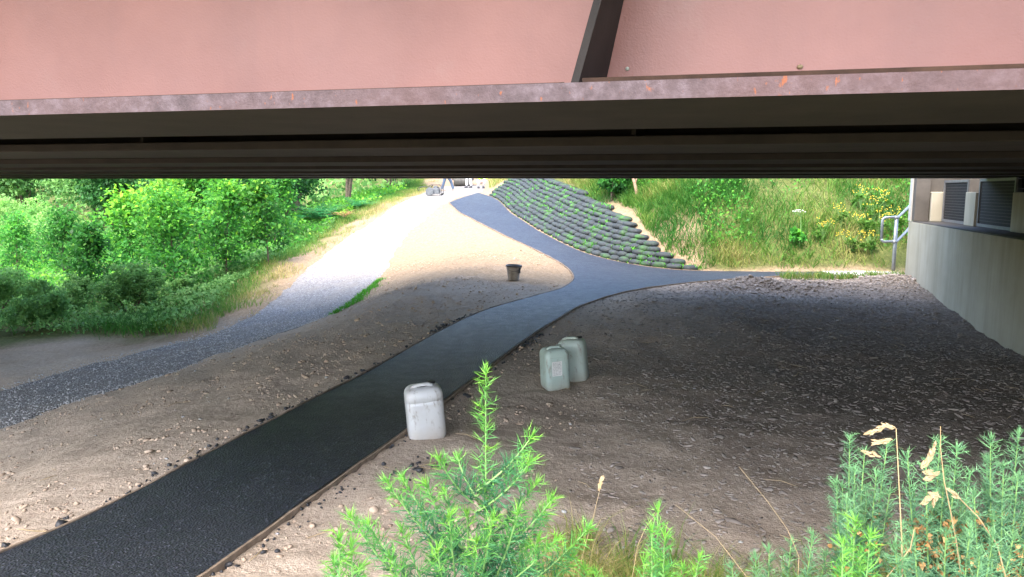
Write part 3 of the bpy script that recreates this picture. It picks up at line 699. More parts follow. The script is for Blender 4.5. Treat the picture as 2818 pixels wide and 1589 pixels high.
# ---- saplings and shrubs left of the gravel track
SG = 'young trees planted left of the gravel track'
SAP = [  # x, y, h, w, label, kwargs
 (-9.65, 21.1, 3.0, 2.5, 'broad young tree with bare lower trunk nearest the track, lime tips', dict(nb=34, per=74)),
 (-7.4, 22.4, 2.65, 1.5, 'slender young tree with forked stem right beside the grass verge', dict(nb=30, per=56, clear=.2)),
 (-8.5, 21.9, 2.75, 1.9, 'dense upright young tree between the broad and the slender one', dict(nb=32, per=66, clear=.1)),
 (-11.6, 24.6, 3.4, 2.3, 'lime topped young tree behind the broad one', dict(nb=32, per=66, tipbright=.75)),
 (-14.5, 28.0, 2.9, 2.6, 'round leafy young tree with large bright leaves on top', dict(nb=30, per=66, tipbright=.7, leaf=.2)),
 (-17.3, 28.4, 2.5, 2.3, 'dark green young tree standing apart among pale scrub', dict(nb=30, per=70, tipbright=.1)),
 (-19.9, 29.6, 2.4, 2.3, 'blue green young tree cut by the left picture edge', dict(nb=28, per=66, tipbright=.25)),
 (-10.3, 26.6, 3.3, 2.3, 'tall young tree behind the dense upright one', dict(nb=32, per=68, tipbright=.5)),
 (-8.6, 26.8, 2.8, 2.1, 'spreading young tree in front of the bracken', dict(nb=30, per=66, tipbright=.4)),
 (-12.8, 29.5, 3.7, 2.7, 'big bright young tree in front of the dark woodland edge', dict(nb=32, per=70, tipbright=.6, leaf=.19)),
 (-12.6, 22.0, 2.3, 2.0, 'low shaded young tree left of the broad one', dict(nb=28, per=66, tipbright=.05)),
]
for i, (x, y, h, w, lab, kw) in enumerate(SAP): place_sapling('young_tree', x, y, 100+i, h, w, lab, 'young tree', SG, **kw)
BG = 'low shrubs in front of the young trees'
for i, (x, y, h, w, n, lab) in enumerate([
    (-9.9, 18.9, 1.55, 2.0, 7000, 'feathery grey green shrub right of the low shaded tree'),
    (-11.9, 18.3, 1.3, 2.1, 7000, 'dull green feathery shrub at the dirt edge, lower left'),
    (-14.2, 20.0, 1.55, 2.4, 7000, 'dark feathery shrub at the left picture edge'),
    (-12.0, 20.4, 1.2, 1.6, 4600, 'small rounded shrub tucked behind the feathery ones'),
    (-8.75, 19.9, .8, 1.1, 2400, 'knee high shrub at the foot of the broad young tree')]):
    place_bush('shrub', x, y, 200+i, h, w, n, .075, 'broom', lab, 'shrub', BG, base=.22)
TG = 'woodland trees behind the young trees'
for i, (x, y, h, w, n, lf, m, lab) in enumerate([
    (-9.8, 31.5, 5.0, 4.6, 8500, .17, 'leaf_dark', 'dark green woodland tree behind the bracken'),
    (-13.4, 31.5, 4.8, 4.6, 8500, .17, 'leaf', 'mid green woodland tree with drooping layers of leaves'),
    (-16.3, 36.5, 5.0, 4.4, 7500, .18, 'leaf_dark', 'shadowy woodland tree at the left end of the wood'),
    (-8.3, 37.5, 5.4, 4.4, 8500, .17, 'leaf_dark', 'dark woodland tree with a pale trunk behind the ferns'),
    (-6.9, 43.0, 5.2, 4.6, 8000, .18, 'leaf_dark', 'dark bushy tree at the top of the gravel track'),
    (-11.6, 39.5, 6.0, 5.0, 8500, .2, 'leaf', 'taller green woodland tree at the back'),
    (-25, 46, 5.2, 6.0, 6500, .25, 'leaf_dark', 'blue green tree at the foot of the pale hillside'),
    (-27, 49, 4.5, 6.5, 6500, .25, 'leaf_haze', 'pale rounded tree on the scrubby hillside'),
    (-34, 52, 5.0, 7.5, 6500, .27, 'leaf_haze', 'pale leafy tree on the hillside, far left'),
    (-5.9, 50, 4.0, 4.5, 6000, .2, 'leaf', 'bright bushy tree beyond the workers'),
    ]):
    place_bush('woodland_tree', x, y, 300+i, h, w, n, lf, m, lab, 'tree', TG)
for i, (x, y, h, w, lab) in enumerate([(-17, 33.5, 2.2, 4.2, 'pale mounded scrub left of the lime topped tree'), (-22, 34, 2.2, 4.6, 'soft pale green scrub behind the dark young tree'), (-26, 38, 2.6, 5.5, 'pale scrub at the far left, up the slope'), (-19.5, 40, 2.4, 4.8, 'light green scrub below the blue green tree'), (-27.5, 43, 3.0, 5.5, 'pale rounded scrub in front of the hillside trees'), (-31.5, 45, 3.0, 6.0, 'pale scrub in the top left corner of the view under the bridge')]):
    place_bush('scrub', x, y, 400+i, h, w, 6000, .12, 'leaf_haze', lab, 'scrub', 'pale scrub on the far slope', base=.25)
# undergrowth carpet left of the verge (nobody could count it)
r = np.random.default_rng(51)
def carpet(n, x0, x1, y0, y1, dmin, hmax, leaf, m, name='undergrowth', seed=1, tb=.1):
    r = np.random.default_rng(seed); x = r.uniform(x0, x1, n*3); y = r.uniform(y0, y1, n*3)
    d, s, _ = seg_dist(x, y, GL_chain[:,:2]); k = (s > 0) & (d > dmin+fbm(x*.7, y*.7, 3)*1.2) & (y > 16.9+(-9-x)*.05+fbm(x*.8+9, y*.8, 3)*1.6)
    x, y = x[k][:n], y[k][:n]; z = Gs(x, y)
    hh = np.clip(.5+fbm(x*.8+4, y*.8, 3)*1.3, .1, 1)*hmax
    c = np.c_[x, y, z+hh*r.random(len(x))**.6]; nn = r.normal(size=(len(x),3))*.6; nn[:,2] += .8
    V, F = leaf_quads(c, rand_dirs(r, len(x), .3), nn, leaf*r.uniform(.6, 1.3, len(x)))
    t = np.clip(tb+fbm(x*1.2, y*1.2, 3)*.6+r.random(len(x))*.5+.25*(c[:,2]-z)/hmax, 0, 1)
    return tag(mesh_np(name, V, F, M[m], tint=t), kind='stuff')
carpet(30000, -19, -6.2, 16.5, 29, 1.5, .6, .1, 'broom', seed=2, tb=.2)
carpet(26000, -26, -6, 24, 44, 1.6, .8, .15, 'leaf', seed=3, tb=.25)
carpet(20000, -60, -6, 40, 95, 2, 1.6, .4, 'leaf_haze', seed=4, tb=.2)
# bracken clump
def fern_parts(seed, n, L):
    r = np.random.default_rng(seed); C = []; D = []; Nn = []; S = []; mb = MB()
    for q in range(n):
        az = q*2.4+r.normal()*.3; el = r.uniform(.5, 1.2); l = L*r.uniform(.7, 1.1)
        pts = []
        for t in np.linspace(0, 1, 12):
            rr = l*t*math.cos(el*(1-.35*t)); zq = l*(t*math.sin(el)-.42*t*t); pts.append(Vector((math.cos(az)*rr, math.sin(az)*rr, zq)))
        mb.tube([pts[0], pts[5], pts[11]], [.008,.006,.003], 4)
        for i in range(2, 12):
            d = (pts[i]-pts[i-1]).normalized(); sd = d.cross(Vector((0,0,1))).normalized(); wl_ = l*.26*(1.1-i/12)
            for sg in (-1, 1):
                for w2 in (.25, .6, .95):
                    C.append(np.array(pts[i]+sd*sg*wl_*(w2-.25))); D.append(np.array(sd*sg+d*.5-Vector((0,0,.15)))); Nn.append(np.array((0,0,1.))+r.normal(size=3)*.2); S.append(wl_*.5)
    V, F = leaf_quads(np.array(C), np.array(D), np.array(Nn), np.array(S), .5, .05)
    return mb, V, F, r.random(len(F))
for i, (x, y, n, L, lab) in enumerate([(-7.6, 29.8, 26, 1.5, 'large bracken clump beside the verge near dead fronds'), (-8.4, 31.0, 26, 1.7, 'tall bracken clump behind the large one'), (-6.6, 31.5, 22, 1.2, 'smaller bracken clump up the track'), (-8.6, 28.6, 20, 1.2, 'bracken clump beside the spreading young tree')]):
    mb, V, F, T = fern_parts(500+i, n, L); root = empty('bracken', (x, y, Z(x, y)+.12)); tag(root, lab, 'fern', 'bracken at the woodland edge')
    mb.build('stalk', M['stem'], root); mesh_np('frond', V, F, M['fern'], root, tint=T)
mb, V, F, T = fern_parts(520, 9, .7); root = empty('dead_bracken', (-6.55, 29.0, Z(-6.55, 29.0)+.2)); tag(root, 'dead orange brown fern fronds at the edge of the green bracken', 'fern')
mb.build('stalk', M['dead_wood'], root); mesh_np('frond', V, F, M['dry_leaf'], root, tint=T)

# ---- grass
def grass_patch(name, x, y, h, w, tint, seed, m='grass', lean=.5, label=None):
    r = np.random.default_rng(seed); z = Gs(x, y); V, F, T = blades(x, y, z, h, w, r, lean, tint)
    return tag(mesh_np(name, V, F, M[m], tint=T), kind='stuff')
r = np.random.default_rng(61)
# verge: in a band left of the gravel
n = 30000; si = r.integers(20, len(GL_chain)-1, n); off = r.gamma(2.2, .8, n)
tx = np.diff(GL_chain[:,0])[si-1]; ty = np.diff(GL_chain[:,1])[si-1]; l = np.hypot(tx, ty)
x = GL_chain[si,0]-ty/l*off+r.normal(size=n)*.15; y = GL_chain[si,1]+tx/l*off+r.normal(size=n)*.15
k = (y > 16.1+np.clip(-7-x, 0, 8)*.33+r.normal(size=n)*.25) & (fbm(x*1.1, y*1.1, 3)+off*.13 > .02)
x, y, off = x[k], y[k], off[k]
grass_patch('grass', x, y, (.10+.11*np.clip(off, 0, 2.5))*r.uniform(.6, 1.4, len(x)), .013, np.clip(.95-.42*off+fbm(x*.9, y*.9, 3)*1.1+r.normal(size=len(x))*.15, 0, 1), 62, lean=.9)
# bank
n = 210000; x = np.where(r.random(n) < .35, r.uniform(.3, 6.5, n), r.uniform(.5, 19, n)); y = r.uniform(17.9, 31, n)
d, s, al = seg_dist(x, y, TOE); clump = fbm(x*1.3, y*1.3, 3)
_, _, al_r = seg_dist(x, y, t_chain)
rows_here = sum((al_r < e_).astype(float) for e_ in ROW_END)
edge = np.where((x < 4.9) & (rows_here > 0), .2+.135*rows_here+.10+.9*np.maximum(fbm(x*1.5, y*1.5, 2),-.15), .1+.8*np.maximum(fbm(x*2,y*2,2),0))
k = (s > 0) & (d > edge) & (d < 7.5) & (r.random(n) < .55+clump*1.6) & ~((x > 9.2) & (y < 18.5))
x, y, d = x[k], y[k], d[k]; cl = fbm(x*.7+3, y*.7+8, 3)
yellow = np.clip(.19+cl*2.2+r.normal(size=len(x))*.16+np.clip((6-x)/9, 0, .35)+np.clip((1.0-d)*.3,0,.3), 0, 1)
grass_patch('grass', x, y, (.16+.30*r.random(len(x)))*(1+cl*1.2)*np.clip(.5+d*.5, 0, 1), .018, yellow, 63, lean=1.2)
# broad-leaved weeds among the bank grass
n = 34000; x = r.uniform(1.5, 17, n); y = r.uniform(18, 32, n); d, s, al = seg_dist(x, y, TOE)
k = (s > 0) & (d > np.where(x < 4.9, 2.3, .7)) & (d < 7) & (fbm(x*.9+7, y*.9, 3) > .03); x, y = x[k], y[k]; z = Gs(x, y)
nn = r.normal(size=(len(x),3))*.6; nn[:,2] += .8
V, F = leaf_quads(np.c_[x, y, z+.08+.3*r.random(len(x))], rand_dirs(r, len(x), .2), nn, .09*r.uniform(.6, 1.3, len(x)))
tag(mesh_np('weeds', V, F, M['leaf'], tint=np.clip(.3+r.random(len(x))*.5, 0, 1)), kind='stuff')
# yellowish grass past the upper end of the wall and along the top of the track
n = 9000; x = r.uniform(-2.4, 3.5, n); y = r.uniform(36, 48, n); d, s, al = seg_dist(x, y, TOE); k = (s > 0) & (d > .5); x, y = x[k], y[k]
grass_patch('grass', x, y, .2+.3*r.random(len(x)), .02, np.clip(.75+r.normal(size=len(x))*.2, 0, 1), 64, lean=.8)
# bright strip of new grass on the crest beside the gravel, and a few tufts
n = 1300; t = r.random(n); x = -3.05+.75*t+r.normal(size=n)*.07; y = 15.5+3.2*t+r.normal(size=n)*.1
x = np.interp(y, GR_chain[:,1], GR_chain[:,0])+.10+np.abs(r.normal(size=n))*.16*(1.15-np.abs(t-.5)*1.6)*(.4+1.2*vnoise(y*2.2, y*0))
grass_patch('grass', x, y, .04+.06*r.random(n), .012, .2+r.random(n)*.6, 65, m='grass_bag', lean=1.0)
n = 1500; x = r.uniform(6.1, 9.2, n); y = 16.65+r.normal(size=n)*.17; k = (fbm(x*1.5, y*1.5, 2) > -.06); x, y = x[k], y[k]
grass_patch('grass', x, y, .08+.16*r.random(len(x)), .012, np.clip(.5+r.normal(size=len(x))*.25, 0, 1), 66, lean=1.1)
# tufts sprouting between the bags and along their foot
xs, ys, zs_ = [], [], []
rr = np.random.default_rng(67)
for (bx, by, bz, a) in bag_tops:
    if rr.random() < .02+.75*max(0, fbm(np.array([bx*.8]), np.array([by*.8]), 2)[0]+.28):
        k = int(rr.uniform(12, 42)); u_ = rr.uniform(-.32, .32, k)
        xs.append(bx+np.cos(a)*u_+np.sin(a)*rr.uniform(.0,.14,k)); ys.append(by+np.sin(a)*u_-np.cos(a)*rr.uniform(.0,.14,k)); zs_.append(bz+rr.uniform(-.03, .065, k))
for s in np.arange(S0, t_s[-1]-3.5, .03):
    if rr.random() < .55:
        fx, fy, a = toe_at(s, rr.uniform(.05, .12)); xs.append(np.array([fx])); ys.append(np.array([fy])); zs_.append(np.array([float(base_height(fx, fy))]))
xs, ys, zs_ = map(np.concatenate, (xs, ys, zs_))
V, F, T = blades(xs, ys, zs_, rr.uniform(.03, .085, len(xs)), .018, rr, 1.3)
tag(mesh_np('grass', V, F, M['grass_bag'], tint=T), kind='stuff')

# ---- shrub with a broken stump, hogweed and ragwort on the bank
def at_px(px, py, y):
    u_ = (px*.39752-512)/740; v_ = (288.5-py*.39752)/740
    t = y/(math.cos(PITCH)+v_*math.sin(PITCH)); return u_*t, y, EYE+(-math.sin(PITCH)+v_*math.cos(PITCH))*t
for i, (x, y, h, w, lab) in enumerate([(3.05, 22.9, 1.25, 1.35, 'leafy green bush left of the broken stump on the bank'), (4.15, 23.3, 1.6, 1.7, 'dark leafy bush right of the broken stump on the bank')]):
    place_bush('bush', x, y, 600+i, h, w, 2600, .13, 'leaf' if i == 0 else 'leaf_dark', lab, 'bush', 'bushes on the grassy bank')
st = empty('stump', (3.62, 22.0, Z(3.62, 22.0)-.1)); tag(st, 'snapped pale brown tree stump leaning left on the bank', 'stump')
mb = MB(); mb.tube([(.1,0,0),(.06,0,.3),(-.02,0,.62),(-.16,.02,1.0)], [.07,.05,.045,.02], 7); mb.build('trunk', M['dead_wood'], st, smooth=True)
mb = MB(); mb.tube([(.0,0,.55),(.05,0,.75),(.07,-.03,.92)], [.03,.022,.006], 6); mb.build('broken_limb', M['dead_wood'], st, smooth=True)
for hy in np.arange(18.2, 26, .1):
    hx, _, hz = at_px(2015, 533, hy)
    if hz <= Z(hx, hy)+.93: break
hw = empty('hogweed', (hx, float(hy), Z(hx, hy))); tag(hw, 'white flat-topped umbel flower standing alone in the bank grass', 'wildflower')
mb = MB(); mb.tube([(0,0,0),(.02,0,.4),(.0,0,.8)], [.012,.01,.007], 5)
fl = MB(); rr = random.Random(5)
for q in range(16):
    a = q*2.4; d = .17*math.sqrt(q/16); p = (math.cos(a)*d-.06, math.sin(a)*d, .94-1.6*d*d+.03*rr.random()); mb.tube([(0,0,.8), p], [.004,.003], 4)
    fl.rings([[(p[0]+rr_*math.cos(j*1.047), p[1]+rr_*math.sin(j*1.047), p[2]+zq) for j in range(6)] for rr_, zq in ((.012,-.005),(.026,.006),(.012,.014))])
mb.build('stem', M['stem'], hw); fl.build('flower', M['petal_white'], hw)
V, F, T = cloud_parts(71, [(0,0,.3,.2)], 260, .13, base=.3); tag(mesh_np('leaf', V, F, M['leaf'], hw, tint=T), kind='stuff')
rg = random.Random(9)
RAG = [(2168,475,21.3,'ragwort plant level with the girders, left of the topmost pair'),(2200,500,20.9,'ragwort plant in the middle of the yellow flower patch'),(2228,478,21.2,'ragwort plant highest up the bank beside the abutment'),(2252,520,20.7,'ragwort plant showing above the slope of the handrail'),
 (2212,540,20.4,'ragwort plant directly above the top bend of the handrail'),(2168,545,20.5,'ragwort plant just left of the handrail loop'),(2118,520,20.8,'ragwort plant standing apart, farthest left but one'),(2140,585,20.0,'low ragwort plant left of the lower handrail'),
 (2072,560,20.3,'ragwort plant closest to the white umbel flower'),(2195,590,19.9,'ragwort plant seen low behind the handrail post')]
def on_bank(px, py, h):          # where the line of sight meets a plant of height h growing on the bank
    for y in np.arange(18.2, 27, .1):
        x, _, z = at_px(px, py, y)
        if z <= Z(x, y)+h: break
    return x, float(y), Z(x, y)
for q, (px, py, y, rlab) in enumerate(RAG):
    h = rg.uniform(.5, .75); x, y, zg = on_bank(px, py, h)
    root = empty('ragwort', (x, y, zg)); tag(root, 'yellow '+rlab, 'wildflower', 'ragwort plants on the bank by the handrail')
    mb = MB(); fl = MB(); C = []
    for b in range(9):
        a = rg.uniform(0, 6.28); d = rg.uniform(.04, .3); tp = (math.cos(a)*d, math.sin(a)*d, h*rg.uniform(.72, 1.08)); mb.tube([(0,0,0),(tp[0]*.4,tp[1]*.4,h*.6),tp], [.008,.005,.003], 4)
        for c in range(3):
            p = (tp[0]+rg.uniform(-.07,.07), tp[1]+rg.uniform(-.07,.07), tp[2]+rg.uniform(-.04,.03)); sz = rg.uniform(.010, .019)
            fl.rings([[(p[0]+k1*sz*math.cos(j*1.257), p[1]+k1*sz*math.sin(j*1.257), p[2]+zq) for j in range(5)] for k1, zq in ((.3,-.01),(1,.004),(.4,.014))])
    mb.build('stem', M['stem'], root); tag(fl.build('flower', M['petal_yellow'], root), kind='stuff')
    V, F, T = cloud_parts(700+q, [(0,0,h*.45,.2)], 150, .085, base=.25); tag(mesh_np('leaf', V, F, M['grass'], root, tint=T*.6), kind='stuff')

# ------------------------------------------------------------------ galvanised handrail at the steps
hr = empty('handrail', (9.25, 17.75, .1)); tag(hr, 'galvanised tubular handrail beside the rounded abutment corner', 'handrail')
def rail_part(name, pts, rad=.032):
    mb = MB(); mb.tube(pts, rad, 10); mb.build(name, M['galv'], hr, smooth=True)
HX = [at_px(p, 600, 17.75)[0]-9.25 for p in (2217, 2251, 2259)]
zt_, zl_ = at_px(0, 547, 17.75)[2]-.1, at_px(0, 608, 17.75)[2]-.1
rail_part('post', [(HX[1], 0, -.25), (HX[1], 0, zt_)]); rail_part('post', [(HX[2]+.02, .14, -.25), (HX[2]+.02, .14, zt_-.02)])
c_ = .07
rail_part('top_rail', [(HX[0], 0, zl_+c_), (HX[0], 0, zt_-c_), (HX[0]+c_*.35, 0, zt_-c_*.3), (HX[0]+c_, 0, zt_), (HX[1]+.05, 0, zt_+.01), (HX[1]+.55, .5, zt_+.24), (HX[1]+1.6, 1.5, zt_+.95)])
rail_part('lower_rail', [(HX[0], 0, zl_+c_), (HX[0]+c_*.35, 0, zl_+c_*.3), (HX[0]+c_, 0, zl_), (HX[1]+.05, 0, zl_+.01), (HX[1]+.55, .5, zl_+.24), (HX[1]+1.6, 1.5, zl_+.95)])
for hz in (zt_, zl_):
    mb = MB(); mb.tube([(HX[1]-.05, 0, hz), (HX[1]+.05, 0, hz)], .045, 10); mb.build('clamp', M['galv'], hr, smooth=True)

# ------------------------------------------------------------------ jerry cans and bucket
def make_hdpe(name, base, grime):
    m, nt, b = newmat(name)
    tc = N(nt, 'ShaderNodeTexCoord').outputs['Object']
    mp = N(nt, 'ShaderNodeMapping'); mp.inputs['Scale'].default_value = (1,1,.35); nt.links.new(tc, mp.inputs['Vector'])
    g1 = noise_fac(nt, 16, 7, .75, mp.outputs[0]); g2 = noise_fac(nt, 3.5, 5, .6, tc)
    c = mixc(nt, ramp(nt, g2, [(.35,(0,0,0)),(.7,(.55,.55,.55))]), base, grime)
    c = mixc(nt, ramp(nt, g1, [(.55,(0,0,0)),(.68,(.8,.8,.8))]), c, (.16,.12,.085))
    # dirt splashed round the foot
    sx = N(nt, 'ShaderNodeSeparateXYZ'); nt.links.new(tc, sx.inputs[0]); mr = N(nt, 'ShaderNodeMapRange'); mr.inputs[1].default_value = .0; mr.inputs[2].default_value = .13; mr.inputs[3].default_value = .75; mr.inputs[4].default_value = 0
    nt.links.new(sx.outputs[2], mr.inputs[0]); mu = N(nt, 'ShaderNodeMath', operation='MULTIPLY'); nt.links.new(mr.outputs[0], mu.inputs[0]); nt.links.new(g2, mu.inputs[1])
    c = mixc(nt, mu.outputs[0], c, (.34,.26,.19))
    nt.links.new(c, b.inputs['Base Color']); b.inputs['Roughness'].default_value = .42
    b.inputs['Subsurface Weight'].default_value = .25; b.inputs['Subsurface Radius'].default_value = (.05,.05,.06); b.inputs['Subsurface Scale'].default_value = .4
    bump(nt, b, noise_fac(nt, 9, 3, .5, tc), .2, .012)
    return m
M['hdpe_white'] = make_hdpe('hdpe_white', (.50,.51,.515), (.39,.36,.315)); M['hdpe_green'] = make_hdpe('hdpe_green', (.40,.50,.46), (.34,.40,.36)); M['hdpe_grey'] = make_hdpe('hdpe_grey', (.42,.50,.46), (.36,.40,.35))
M['label'] = mat_noise('paper_label', [(.3,(.6,.6,.58)),(.7,(.74,.74,.72))], 20, .7, 60, .1, .002)
M['print'] = mat_noise('label_print', [(.3,(.33,.34,.33)),(.7,(.45,.45,.44))], 20, .8, 60, .1, .002)
def sq_ring(w, d, z, p=4.5, n=36, ox=0, oy=0):
    o = []
    for j in range(n):
        a = 2*math.pi*j/n; c, s = math.cos(a), math.sin(a); k = (abs(c)**p+abs(s)**p)**(-1/p); o.append((c*k*w/2+ox, s*k*d/2+oy, z))
    return o
def jerry_can(loc, rz, tilt, mat_, label, w=.30, d=.255, h=.455, p=4.5, rib=None, sticker=False, group='plastic jerry cans on the bare soil'):
    root = empty('jerry_can', loc, rz); root.rotation_euler = (tilt[0], tilt[1], rz); tag(root, label, 'jerry can', group)
    hs = h-.045
    prof_ = [(.0,.86),(.004,.92),(.018,.975),(.04,1),(hs*.30,1.0),(hs*.50,.995),(hs*.72,1.0)]
    if rib: prof_ += [(hs*.78,1.0),(hs*.785,.975),(hs*.80,.975),(hs*.805,1.0)]
    prof_ += [(hs*.9,.995),(hs*.955,.96),(hs,.88),(hs+.016,.74),(hs+.022,.5),(hs+.023,.15)]
    mb = MB(); mb.rings([sq_ring(w*s, d*s, z, p) for z, s in prof_]); mb.build('body', M[mat_], root, smooth=True)
    hd = MB(); hw_ = w*.30
    hd.tube([(-hw_,-.02,hs-.004),(-hw_*.92,-.02,hs+.018),(-hw_*.6,-.02,hs+.03),(hw_*.45,-.02,hs+.03),(hw_*.75,-.02,hs+.018),(hw_*.85,-.02,hs-.004)], .019, 10)
    hd.build('handle', M[mat_], root, smooth=True)
    cp = MB(); cx, cy = w*.27, d*.2
    cp.tube([(cx,cy,hs-.01),(cx,cy,hs+.010)], .026, 14); cp.build('neck', M[mat_], root)
    c2 = MB(); c2.rings([[(cx+rr_*(1+.04*(j%2))*math.cos(j*math.pi/14), cy+rr_*(1+.04*(j%2))*math.sin(j*math.pi/14), z) for j in range(28)] for z, rr_ in ((hs+.011,.03),(hs+.031,.03),(hs+.035,.024))])
    c2.build('cap', M['black'] if sticker is not True else M['hdpe_grey'], root)
    dk_ = MB(); dk_.rings([[( -.01+.055*math.cos(j*math.pi/8), -.02+.028*math.sin(j*math.pi/8), hs+zq) for j in range(16)] for zq in (.0195, .0265)]); dk_.build('grip_shade', M['black'], root)  # black disc painted as the shade in the hollow under the grip
    if sticker:
        s_ = MB(); y = -d/2-.0015; s_.box((-.02, y, h*.52), (.11, .002, .155)); lb = s_.build('paper_label', M['label'], root)
        pr = MB(); q = random.Random(3)
        for i in range(9):
            z = h*.52+.062-i*.0155; x0 = -.065; 
            while x0 < .015: L = q.uniform(.008, .03); L = min(L, .025-x0); pr.box((x0+L/2, y-.0016, z), (L, .001, .006 if i != 1 else .011)); x0 += L+.006
        pr.build('label_print', M['print'], lb)
        # recessed panel line on the flat side
        for zz_ in (h*.77,):
            ln = MB(); ln.tube([(-w*.38,-d/2-.0005,zz_),(w*.38,-d/2-.0005,zz_)], .0022, 5); ln.build('moulding_line', M[mat_], root)
    return root
jerry_can((-.719, 6.06, Z(-.719, 6.06)-.012), R(14), (R(1.5), R(-4.5)), 'hdpe_white', 'dirty white jerry can standing alone beside the asphalt edge', w=.315, d=.265, h=.475, rib=True)
jerry_can((.462, 7.68, Z(.462, 7.68)-.012), R(18), (R(1), R(-3)), 'hdpe_green', 'grey green jerry can with white paper label, front of the pair', w=.265, d=.25, h=.46, p=7, sticker=True)
jerry_can((.70, 8.0, Z(.70, 8.0)-.012), R(-16), (R(0), R(-6)), 'hdpe_grey', 'scuffed grey jerry can standing behind the labelled one', w=.30, d=.25, h=.49)
bk = empty('bucket', (.03, 15.95, Z(.03, 15.95)+.0)); bk.rotation_euler = (R(1), R(2), 0); tag(bk, 'mortar-stained black bucket standing on the sandy mound', 'bucket')
def cring(rad, z, n=28): return [(rad*math.cos(2*math.pi*j/n), rad*math.sin(2*math.pi*j/n), z) for j in range(n)]
mb = MB(); mb.rings([cring(.118,-.02),cring(.12,.0),cring(.158,.275),cring(.15,.275),cring(.115,.02),cring(.01,.018)]); mb.build('body', mat_noise('mortar_stain', [(.35,(.16,.14,.12)),(.62,(.30,.265,.23))], 9, .85, 80, .3, .004), bk, smooth=False)
mb = MB(); mb.rings([cring(.160,.268),cring(.175,.27),cring(.178,.29),cring(.172,.305),cring(.152,.305),cring(.151,.268)], cap=False); mb.build('rim', M['black'], bk, smooth=True)
mb = MB(); mb.rings([cring(.149,.262),cring(.148,.2795)], cap=False); mb.rings([cring(.147,.2),cring(.01,.201)]); mb.build('dark_inside', M['black'], bk)
mb = MB(); mb.tube([(.174*math.cos(a), -.16*math.sin(a)-.02, .285-.10*math.sin(a)) for a in np.linspace(0, math.pi, 12)], .004, 6); mb.build('bail_handle', M['black'], bk)
mb = MB(); mb.box((.128, -.10, .2), (.012, .05, .11), R(-38)); mb.build('lug', M['black'], bk)

# ------------------------------------------------------------------ loose stuff on the ground
PH = (1+5**.5)/2
ICO_V = np.array([(-1,PH,0),(1,PH,0),(-1,-PH,0),(1,-PH,0),(0,-1,PH),(0,1,PH),(0,-1,-PH),(0,1,-PH),(PH,0,-1),(PH,0,1),(-PH,0,-1),(-PH,0,1)])/math.sqrt(1+PH*PH)
ICO_F = np.array([(0,11,5),(0,5,1),(0,1,7),(0,7,10),(0,10,11),(1,5,9),(5,11,4),(11,10,2),(10,7,6),(7,1,8),(3,9,4),(3,4,2),(3,2,6),(3,6,8),(3,8,9),(4,9,5),(2,4,11),(6,2,10),(8,6,7),(9,8,1)])
def scatter(name, x, y, size, m, seed, flat=.6, long=1.0, sink=.25, z=None, rough=.3):
    r = np.random.default_rng(seed); n = len(x)
    V = ICO_V[None]*(1+rough*(r.random((n,12,1))-.5)*2); V = V*(np.c_[np.full(n,1.)*long*r.uniform(.7,1.4,n), r.uniform(.6,1.1,n), flat*r.uniform(.6,1.3,n)][:,None,:])
    a = r.uniform(0, 6.283, n); ca, sa = np.cos(a)[:,None], np.sin(a)[:,None]; tl = r.normal(size=n)[:,None]*.25
    vx = V[:,:,0]*ca-V[:,:,1]*sa; vy = V[:,:,0]*sa+V[:,:,1]*ca; vz = V[:,:,2]+tl*V[:,:,0]
    P3 = np.stack([vx, vy, vz], -1)*size[:,None,None]
    zz_ = (ground_z(x, y) if z is None else z)+size*flat*(1-sink*2)
    P3 += np.c_[x, y, zz_][:,None,:]
    F = (ICO_F[None]+(np.arange(n)*12)[:,None,None]).reshape(-1, 3)
    return tag(mesh_np(name, P3.reshape(-1,3), F, M[m]), kind='stuff')
def ground_z(x, y):
    """height of the finished ground sheet (grid lookup)"""
    i = np.clip(np.searchsorted(gx, x)-1, 0, len(gx)-2); j = np.clip(np.searchsorted(gy, y)-1, 0, len(gy)-2)
    fx = (x-gx[i])/(gx[i+1]-gx[i]); fy = (y-gy[j])/(gy[j+1]-gy[j]); Zg = zz.reshape(GX.shape)
    return (Zg[i,j]*(1-fx)+Zg[i+1,j]*fx)*(1-fy)+(Zg[i,j+1]*(1-fx)+Zg[i+1,j+1]*fx)*fy
r = np.random.default_rng(81)
def soil_points(n, x0, x1, y0, y1, cond=None, pw=1.0):
    x = r.uniform(x0, x1, n*3); y = y0+(y1-y0)*r.random(n*3)**pw
    d, _, _ = seg_dist(x, y, np.vstack([POLY, POLY[:1]])); k = ~in_poly(x, y, POLY) & (d > .06) & ~in_poly(x, y, GPOLY)
    if cond is not None: k &= cond(x, y)
    return x[k][:n], y[k][:n]
x, y = soil_points(7000, -7, 1.2, 3, 20, lambda x, y: (x < .3+.08*(y-3)) & (fbm(x*1.2, y*1.2, 3) > -.05), 1.3)
scatter('soil_clods', x, y, r.gamma(1.6, .005, len(x))+.003, 'clod', 82, .55)
x, y = soil_points(24000, .0, 8.8, 2.8, 17, lambda x, y: (x > .25+.08*(y-3)) & (x < 4.2+.28*y) & (r.random(len(x)) < .35+np.clip((x-.5)*.4, 0, .65)), 1.2)
scatter('woodchip_litter', x, y, r.gamma(2.0, .0034, len(x))+.0035, 'chip', 83, .35, 1.6, .15)
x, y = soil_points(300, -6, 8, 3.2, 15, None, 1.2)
scatter('pale_stones', x, y, r.gamma(2, .003, len(x))+.004, 'stone', 84, .55, rough=.55)
